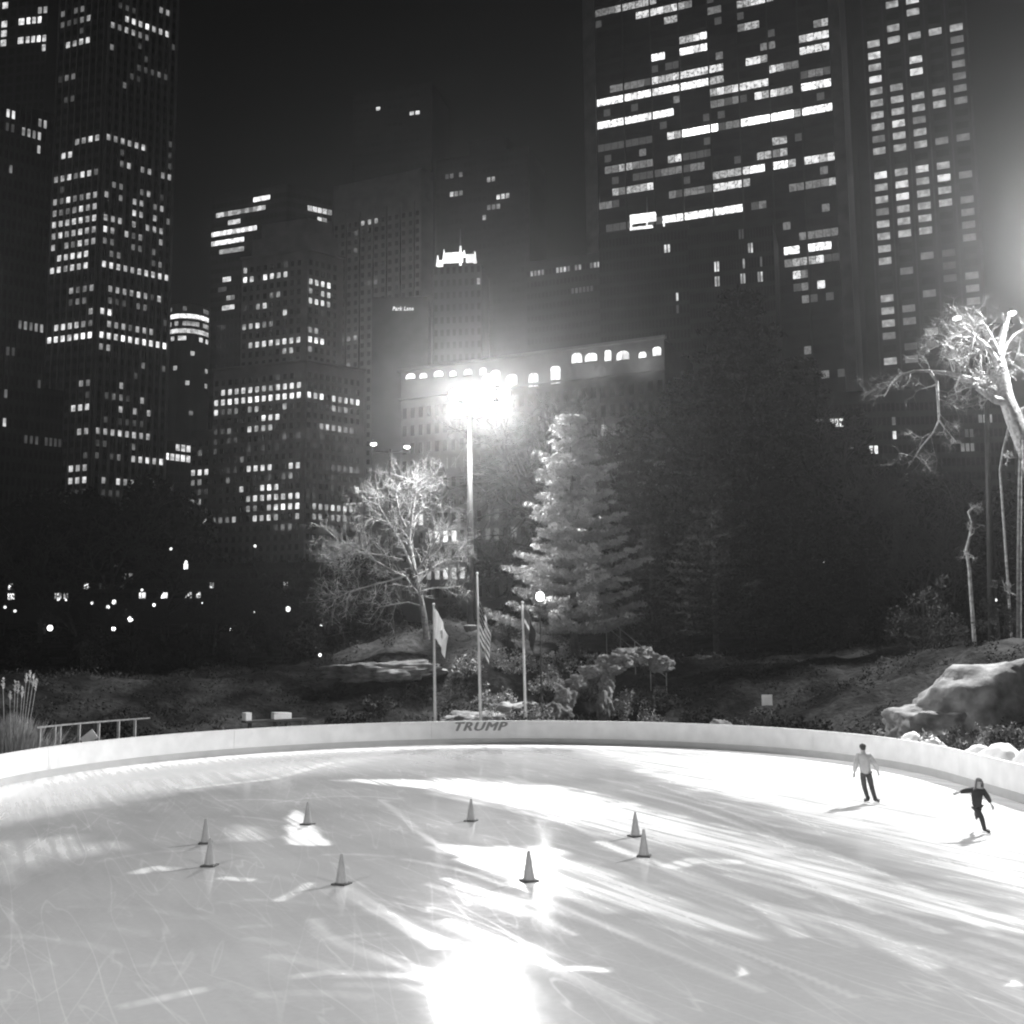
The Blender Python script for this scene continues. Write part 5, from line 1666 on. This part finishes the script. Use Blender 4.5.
# slim stems near it
def stem(pts, Y, r0, r1_, label, kids=5, mat_='bark_pale', kl=.8, grp=None):
    p = px_path(pts, Y)
    g0 = p[0]
    z0 = terrain(g0.x, Y) - .1
    if g0.z > z0: p = [Vector((g0.x + .05, Y, z0))] + p
    t = thing('bare_tree', (p[0].x, Y, z0), label, 'tree', grp)
    A_, B_ = MB(), MB()
    r = random.Random(int(pts[0][0]))
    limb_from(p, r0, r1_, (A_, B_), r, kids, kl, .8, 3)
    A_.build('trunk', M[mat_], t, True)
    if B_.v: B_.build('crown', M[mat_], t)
stem([(969, 566), (966, 550), (970, 536), (972, 522), (968, 512), (975, 505)], 64, .12, .05, 'slim pale crooked stem rising from the dark shrubs at right', 5, kl=.9)
stem([(1019, 660), (1019, 560), (1020, 480), (1021, 440)], 58, .14, .10, 'straight pale trunk at the right edge beneath the leaning tree', 3)
stem([(1000, 470), (1003, 450), (1009, 425)][0:3], 63, .08, .06, 'short pale stem hanging close under the leaning trunk', 2, kl=.5)
stem([(950, 640), (958, 560), (975, 520), (990, 480)], 72, .09, .03, 'grey sapling in the dark behind the crooked stem', 8, 'bark', 1.6)

# --- the lit pale conifer by the globe lamp
Yc = 65.5
pc_ = at(574, 640, Yc)
ht = at(582, 408, Yc).z - terrain(pc_.x, Yc)
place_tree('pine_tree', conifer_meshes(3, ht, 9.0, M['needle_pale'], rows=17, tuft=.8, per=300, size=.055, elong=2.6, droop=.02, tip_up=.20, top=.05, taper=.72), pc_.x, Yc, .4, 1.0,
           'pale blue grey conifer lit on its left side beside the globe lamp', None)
# --- dark conifers of the centre and right
DC = [conifer_meshes(31 + i, 20.0, (10.5, 9.0, 12.0)[i], M['needle'], rows=21, tuft=.9, per=60, size=.10, elong=2.0, droop=.10, tip_up=.12, top=.05, taper=(.75, .85, .7)[i]) for i in range(3)]
DG = 'dark conifers behind the rink'
for px, top, Y, v, lab in ((750, 282, 84, 2, 'tallest black conifer, right of centre against the glass tower'), (688, 372, 80, 0, 'dark conifer between the pale conifer and the tallest one'),
                           (640, 402, 88, 1, 'dark conifer directly behind the pale lit conifer'), (812, 352, 92, 0, 'dark conifer just right of the tallest one'),
                           (866, 402, 98, 1, 'dark conifer farthest right in the black group'), (716, 455, 70, 0, 'lower dark conifer in front of the tallest one'), (795, 480, 73, 2, 'broad low dark conifer at the foot of the black group'),
                           (652, 520, 68, 1, 'smallest dark conifer above the sloping handrail'), (872, 520, 78, 2, 'low dark conifer left of the bare branches at right')):
    g = at(px, 640, Y)
    z = terrain(g.x, Y)
    H = at(px, top, Y).z - z
    place_tree('dark_conifer', DC[v], g.x, Y, rng.uniform(0, 6.28), H / 20.0, lab, DG)

# --- dark trees of the park, left and behind
BU = [bushy_meshes(50 + i, 10.0, (9, 8, 10)[i], M['leaf_dark'], per=90, size=.26, clumps=60) for i in range(3)]
BA = [bare_mesh(70 + i, 14.0, .30, M['bark'], 5, kids=(4, 5), ratio=.64, spread=.7, bend=.13, thin=.55) for i in range(3)]
BA = [[('trunk', a), ('crown', b_)] for a, b_ in BA]
rt = random.Random(9)
GD = 'dark leafy trees across the park'
labs = {'l': 'dark rounded tree lost in the shadows at the left below the towers', 'c': 'dark rounded tree behind the small lit bare tree', 'r': 'dark rounded tree in the shadows behind the bare branches at right'}
def dark(px, top, Y, lab, v=None):
    g = at(px, 640, Y); z = terrain(g.x, Y)
    H = max(2.5, at(px, top, Y).z - z)
    place_tree('leafy_tree', BU[rt.randrange(3) if v is None else v], g.x, Y, rt.uniform(0, 6.28), H / 9.6, lab, GD)
for px in range(-60, 350, 34):
    prof = 488 if px < 60 else (478 if px < 170 else 530 if px < 330 else 545)
    dark(px + rt.uniform(-10, 10), prof + rt.uniform(8, 40), 205 + rt.uniform(-8, 8), labs['l'])
for px in range(-30, 340, 55):
    dark(px + rt.uniform(-15, 15), rt.uniform(632, 650), 86 + rt.uniform(-4, 4), labs['l'])
for px in range(-20, 330, 52):
    dark(px + rt.uniform(-15, 15), rt.uniform(655, 675), 68 + rt.uniform(-3, 3), labs['l'])
for px, top, Y in ((355, 560, 150), (545, 590, 160), (395, 612, 100), (450, 618, 98), (365, 612, 90), (345, 618, 92), (508, 622, 90)):
    dark(px, top, Y, labs['c'])
for px, top, Y in ((905, 505, 120), (950, 495, 125), (1000, 505, 120), (1040, 490, 118), (930, 570, 90), (985, 560, 95), (1030, 560, 88), (890, 600, 80), (845, 560, 95), (1010, 615, 72), (960, 625, 71), (905, 640, 68), (850, 640, 70)):
    dark(px, top, Y, labs['r'])
GB = 'leafless trees across the park'
for px, top, Y, lab in ((40, 500, 130, 'l'), (110, 480, 150, 'l'), (165, 520, 120, 'l'), (215, 540, 110, 'l'), (265, 530, 118, 'l'), (310, 540, 100, 'l'), (-10, 520, 112, 'l'), (75, 545, 98, 'l'), (240, 575, 86, 'l'), (330, 560, 84, 'l'), (140, 560, 92, 'l'), (285, 585, 80, 'l'),
                        (900, 400, 82, 'r'), (950, 450, 88, 'r'), (860, 440, 100, 'r'), (925, 500, 74, 'r'), (1000, 440, 95, 'r'), (560, 345, 120, 'c'), (610, 342, 128, 'c'), (655, 345, 120, 'c'), (530, 520, 130, 'c')):
    g = at(px, 640, Y); z = terrain(g.x, Y)
    H = at(px, top, Y).z - z
    place_tree('bare_tree', BA[rt.randrange(3)], g.x, Y, rt.uniform(0, 6.28), H / 15.5,
               {'l': 'dim leafless tree among the shadows at the left, city lights shining through it', 'r': 'dim leafless tree in the dark behind the pale leaning tree', 'c': 'dark leafless tree whose twigs cross the lit hotel'}[lab], GB)

# --- shrubs and rocks on the bank
def bush(px, py, Y, w, h, mat_, label, seed, grp='shrubs on the bank behind the boards', size=.09, per=330):
    g = at(px, py, Y)
    while outside(g.x, Y) < w * .5 + .35:
        Y += .2
        g = at(px, py, Y)
    z = terrain(g.x, Y)
    r = random.Random(seed)
    t = thing('shrub', (g.x, Y, z - .1), label, 'shrub', grp)
    cs = []
    for i in range(26):
        a = r.uniform(0, 6.283); q = math.sqrt(r.random()) * w * .5; zz = h * (.1 + .85 * r.random() * (1 - (q / (w * .5)) ** 2 * .7))
        cs.append(((q * math.cos(a), q * math.sin(a) * .8, zz), w * r.uniform(.09, .17)))
    mb = MB(); leaves(mb, cs, per, size, r, 1)
    o = mb.mesh('foliage', mat_)
    fo = bpy.data.objects.new('foliage', o); C.objects.link(fo); fo.parent = t
    mb = MB()
    for c, rad in cs:
        mb.tube([(c[0] * .1, c[1] * .1, -.1), (c[0] * .6, c[1] * .6, c[2] * .6), c], .022, .008, 4, caps=False)
    st = bpy.data.objects.new('stems', mb.mesh('stems', M['bark'])); C.objects.link(st); st.parent = t
    return t
for i, (px, Y, w, h, m_, lab) in enumerate((
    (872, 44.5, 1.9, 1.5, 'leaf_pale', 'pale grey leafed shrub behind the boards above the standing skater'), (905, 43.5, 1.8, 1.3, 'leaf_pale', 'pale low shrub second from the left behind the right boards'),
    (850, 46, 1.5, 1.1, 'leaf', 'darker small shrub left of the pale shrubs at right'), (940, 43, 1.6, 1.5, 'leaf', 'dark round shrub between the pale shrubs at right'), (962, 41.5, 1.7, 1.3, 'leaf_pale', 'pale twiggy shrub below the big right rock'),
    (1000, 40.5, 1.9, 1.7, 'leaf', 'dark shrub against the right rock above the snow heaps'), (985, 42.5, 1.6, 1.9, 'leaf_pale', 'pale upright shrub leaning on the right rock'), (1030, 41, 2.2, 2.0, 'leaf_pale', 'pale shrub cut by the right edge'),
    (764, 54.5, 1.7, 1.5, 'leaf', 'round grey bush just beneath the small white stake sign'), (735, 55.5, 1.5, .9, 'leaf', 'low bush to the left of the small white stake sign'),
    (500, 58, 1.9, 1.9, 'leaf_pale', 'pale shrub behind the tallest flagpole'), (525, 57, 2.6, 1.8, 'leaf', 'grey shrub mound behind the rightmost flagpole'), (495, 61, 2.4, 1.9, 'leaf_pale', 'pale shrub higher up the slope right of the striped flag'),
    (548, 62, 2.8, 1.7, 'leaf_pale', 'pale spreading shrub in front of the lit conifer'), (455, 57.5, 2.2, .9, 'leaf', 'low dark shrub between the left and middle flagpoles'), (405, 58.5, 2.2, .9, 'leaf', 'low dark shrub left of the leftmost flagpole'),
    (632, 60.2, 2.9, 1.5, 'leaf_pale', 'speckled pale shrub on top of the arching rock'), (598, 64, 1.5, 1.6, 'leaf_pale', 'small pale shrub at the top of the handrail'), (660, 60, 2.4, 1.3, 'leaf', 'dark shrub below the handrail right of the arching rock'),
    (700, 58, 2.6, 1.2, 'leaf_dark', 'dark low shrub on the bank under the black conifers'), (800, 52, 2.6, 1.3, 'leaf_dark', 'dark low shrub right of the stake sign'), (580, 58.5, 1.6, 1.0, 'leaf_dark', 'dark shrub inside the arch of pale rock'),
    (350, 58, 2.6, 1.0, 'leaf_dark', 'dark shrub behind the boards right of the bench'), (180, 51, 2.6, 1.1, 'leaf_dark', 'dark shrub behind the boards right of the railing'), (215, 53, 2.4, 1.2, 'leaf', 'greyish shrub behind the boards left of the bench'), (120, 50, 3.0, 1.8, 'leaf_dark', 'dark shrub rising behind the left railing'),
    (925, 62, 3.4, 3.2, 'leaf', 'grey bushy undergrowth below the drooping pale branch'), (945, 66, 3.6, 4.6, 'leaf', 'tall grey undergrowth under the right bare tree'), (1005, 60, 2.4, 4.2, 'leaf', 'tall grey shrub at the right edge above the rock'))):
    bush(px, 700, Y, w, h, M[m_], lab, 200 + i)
PALE = ['pale rounded shrub on the bank, %s', 'tangled grey shrub on the bank, %s']
for i, (px, Y, w, h, m_, lab) in enumerate((
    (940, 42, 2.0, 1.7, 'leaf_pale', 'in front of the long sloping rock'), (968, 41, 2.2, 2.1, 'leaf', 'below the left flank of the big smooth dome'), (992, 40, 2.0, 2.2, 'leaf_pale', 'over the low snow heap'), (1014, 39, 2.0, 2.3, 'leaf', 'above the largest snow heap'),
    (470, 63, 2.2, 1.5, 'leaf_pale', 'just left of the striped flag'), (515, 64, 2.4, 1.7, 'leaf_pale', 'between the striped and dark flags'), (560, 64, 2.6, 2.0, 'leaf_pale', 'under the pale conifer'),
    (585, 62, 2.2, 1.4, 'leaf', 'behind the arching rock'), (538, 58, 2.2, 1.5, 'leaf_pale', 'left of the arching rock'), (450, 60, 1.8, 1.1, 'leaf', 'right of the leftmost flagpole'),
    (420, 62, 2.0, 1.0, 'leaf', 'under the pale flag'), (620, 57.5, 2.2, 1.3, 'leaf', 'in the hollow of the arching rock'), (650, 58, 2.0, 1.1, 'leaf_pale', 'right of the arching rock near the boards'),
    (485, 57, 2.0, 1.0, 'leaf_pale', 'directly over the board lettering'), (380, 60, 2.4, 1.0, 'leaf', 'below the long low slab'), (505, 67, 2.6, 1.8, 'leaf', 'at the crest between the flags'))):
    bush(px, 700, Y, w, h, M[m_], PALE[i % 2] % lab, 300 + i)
def rock(px, py, Y, size, label, seed, rz=0, sub=5, sink=.35, grp='rock outcrops on the bank', top=None, rough=.26, npl=18):
    g = at(px, py, Y)
    while outside(g.x, Y) < max(size[0], size[1]) * .8 + .3:
        Y += .25
        g = at(px, py, Y)
    z = terrain(g.x, Y)
    vs, fs = facet_rock(size, seed, sub, rough, nplanes=npl)
    mx = Matrix.Rotation(rz, 3, 'Z')
    hi = max(v.z for v in vs)
    zc = at(px, top, Y).z - hi if top else z + size[2] * (1 - sink) - .25
    mb = MB(); mb.add([mx @ v + Vector((g.x, Y, zc)) for v in vs], fs)
    o = mb.build('rock_outcrop', M['rock'], None, True)
    tag(o, label, 'rock', grp)
rock(1052, 690, 48, (6.4, 3.4, 3.6), 'big pale smooth dome of rock rising behind the snow heaps at right', 3, .2, top=650, rough=.09, npl=7)
rock(948, 712, 47, (3.2, 1.8, 1.5), 'long sloping grey rock left of the big smooth dome', 5, .25, top=698, rough=.12, npl=9)
rock(385, 670, 62.5, (3.6, 1.6, .7), 'long low slab of rock on the slope left of the flags', 2, .15)
rock(432, 710, 57, (1.9, .9, .45), 'small pale ledge of rock at the foot of the leftmost flagpole', 6)
rock(470, 700, 58.5, (2.2, 1.1, .7), 'layered rock ledge between the left and middle flagpoles', 7, .2)
rock(510, 690, 60, (1.8, 1.2, .8), 'pale rock behind the shrubs right of the tallest flagpole', 9)
rock(720, 727, 55, (.7, .5, .6), 'small pale boulder behind the boards left of the stake sign', 12, 0, 4)
rock(320, 722, 56.3, (.7, .5, .5), 'small pale stone behind the boards right of the bench', 13, 0, 4)
rock(893, 735, 43.2, (.8, .6, .55), 'small pale stone among the shrubs at right', 15, 0, 4)
# arching rock: broken lumps grown together
mb = MB()
Ya = 59.5
for i, (px, py, dy, sx, sy, sz) in enumerate(((560, 714, -.5, .62, .6, .8), (566, 697, -.3, .55, .5, .75), (577, 683, 0, .62, .55, .5), (592, 673, .2, .72, .6, .5), (608, 665, .3, .85, .7, .55), (626, 658, .4, .85, .75, .55), (644, 655, .6, .7, .7, .5),
                                              (606, 684, .0, .42, .42, .75), (605, 706, -.1, .40, .42, .9), (660, 664, 1.0, .6, .6, .45))):
    p = at(px, py, Ya + dy)
    vs, fs = facet_rock((sx * 1.22, sy * 1.2, sz * 1.12), 40 + i, 5, .34)
    mb.add([v + p for v in vs], fs)
o = mb.build('rock_arch', M['rock'], None, True)
tag(o, 'craggy pale rock arching over a dark hollow right of the flags', 'rock', 'rock outcrops on the bank')
# low undergrowth and leaf litter over the bank
r1 = random.Random(77)
mb = MB(); cs = []
while len(cs) < 8000:
    x, y = r1.uniform(-34, 34), r1.uniform(34, 96)
    s_ = outside(x, y)
    if not 1.2 < s_ < 34: continue
    if noise.fractal(Vector((x * .25, y * .25, 1)), 1.0, 2.0, 4) < r1.uniform(-.25, .35): continue
    cs.append(((x, y, terrain(x, y) + r1.uniform(.0, .22)), r1.uniform(.18, .5)))
leaves(mb, cs, 90, .065, r1, 1, flat=.55)
tag(mb.build('undergrowth', M['litter']), kind='stuff')
# ------------------------------------------------------------------ sky, added facade fill and lens glare
w = bpy.data.worlds.new('World')
scene.world = w
w.use_nodes = True
nt = w.node_tree
bg = nt.nodes['Background']
sky = nt.nodes.new('ShaderNodeTexSky')
sky.sky_type = 'NISHITA'
sky.sun_disc = False
sky.sun_elevation = R(38)
sky.sun_rotation = R(205)
bw = nt.nodes.new('ShaderNodeRGBToBW')
nt.links.new(sky.outputs['Color'], bw.inputs['Color'])
nt.links.new(bw.outputs['Val'], bg.inputs['Color'])
bg.inputs['Strength'].default_value = SKY
sl = bpy.data.lights.new('facade_fill', 'SUN'); sl.energy = FACADE_FILL; sl.angle = R(2)  # unseen fill lamp, stands in for city glow on the facades
so = bpy.data.objects.new('facade_fill', sl); C.objects.link(so)
el, az = R(38), R(205)
so.rotation_mode = 'QUATERNION'
so.rotation_quaternion = (-Vector((math.sin(az) * math.cos(el), math.cos(az) * math.cos(el), math.sin(el)))).to_track_quat('-Z', 'Y')
if GLARE_HAZE > 0:
    mb = MB(); mb.box((0, 410, 160), (1420, 1000, 340))  # scattering air added to imitate lens glare round the lamps
    m = bpy.data.materials.new('glare_haze'); m.use_nodes = True
    nt = m.node_tree
    nt.nodes.remove(nt.nodes['Principled BSDF'])
    pv = nt.nodes.new('ShaderNodeVolumePrincipled')
    pv.inputs['Color'].default_value = grey(.9)
    pv.inputs['Density'].default_value = GLARE_HAZE
    pv.inputs['Anisotropy'].default_value = .86
    nt.links.new(pv.outputs['Volume'], nt.nodes['Material Output'].inputs['Volume'])
    tag(mb.build('glare_volume', m), kind='stuff')
c = scene.cycles
c.max_bounces = 5; c.diffuse_bounces = 2; c.glossy_bounces = 3; c.transmission_bounces = 2; c.volume_bounces = 0
c.transparent_max_bounces = 4
c.sample_clamp_indirect = 3
c.use_light_tree = True
c.pixel_filter_type = 'BLACKMAN_HARRIS'; c.filter_width = 2.1
c.caustics_reflective = False; c.caustics_refractive = False
c.blur_glossy = .5
c.use_denoising = DENOISE
scene.view_settings.view_transform = 'Standard'
scene.view_settings.look = 'None'
scene.view_settings.exposure = EXPO
scene.view_settings.gamma = 1
scene.view_settings.use_curve_mapping = False
scene.render.film_transparent = False
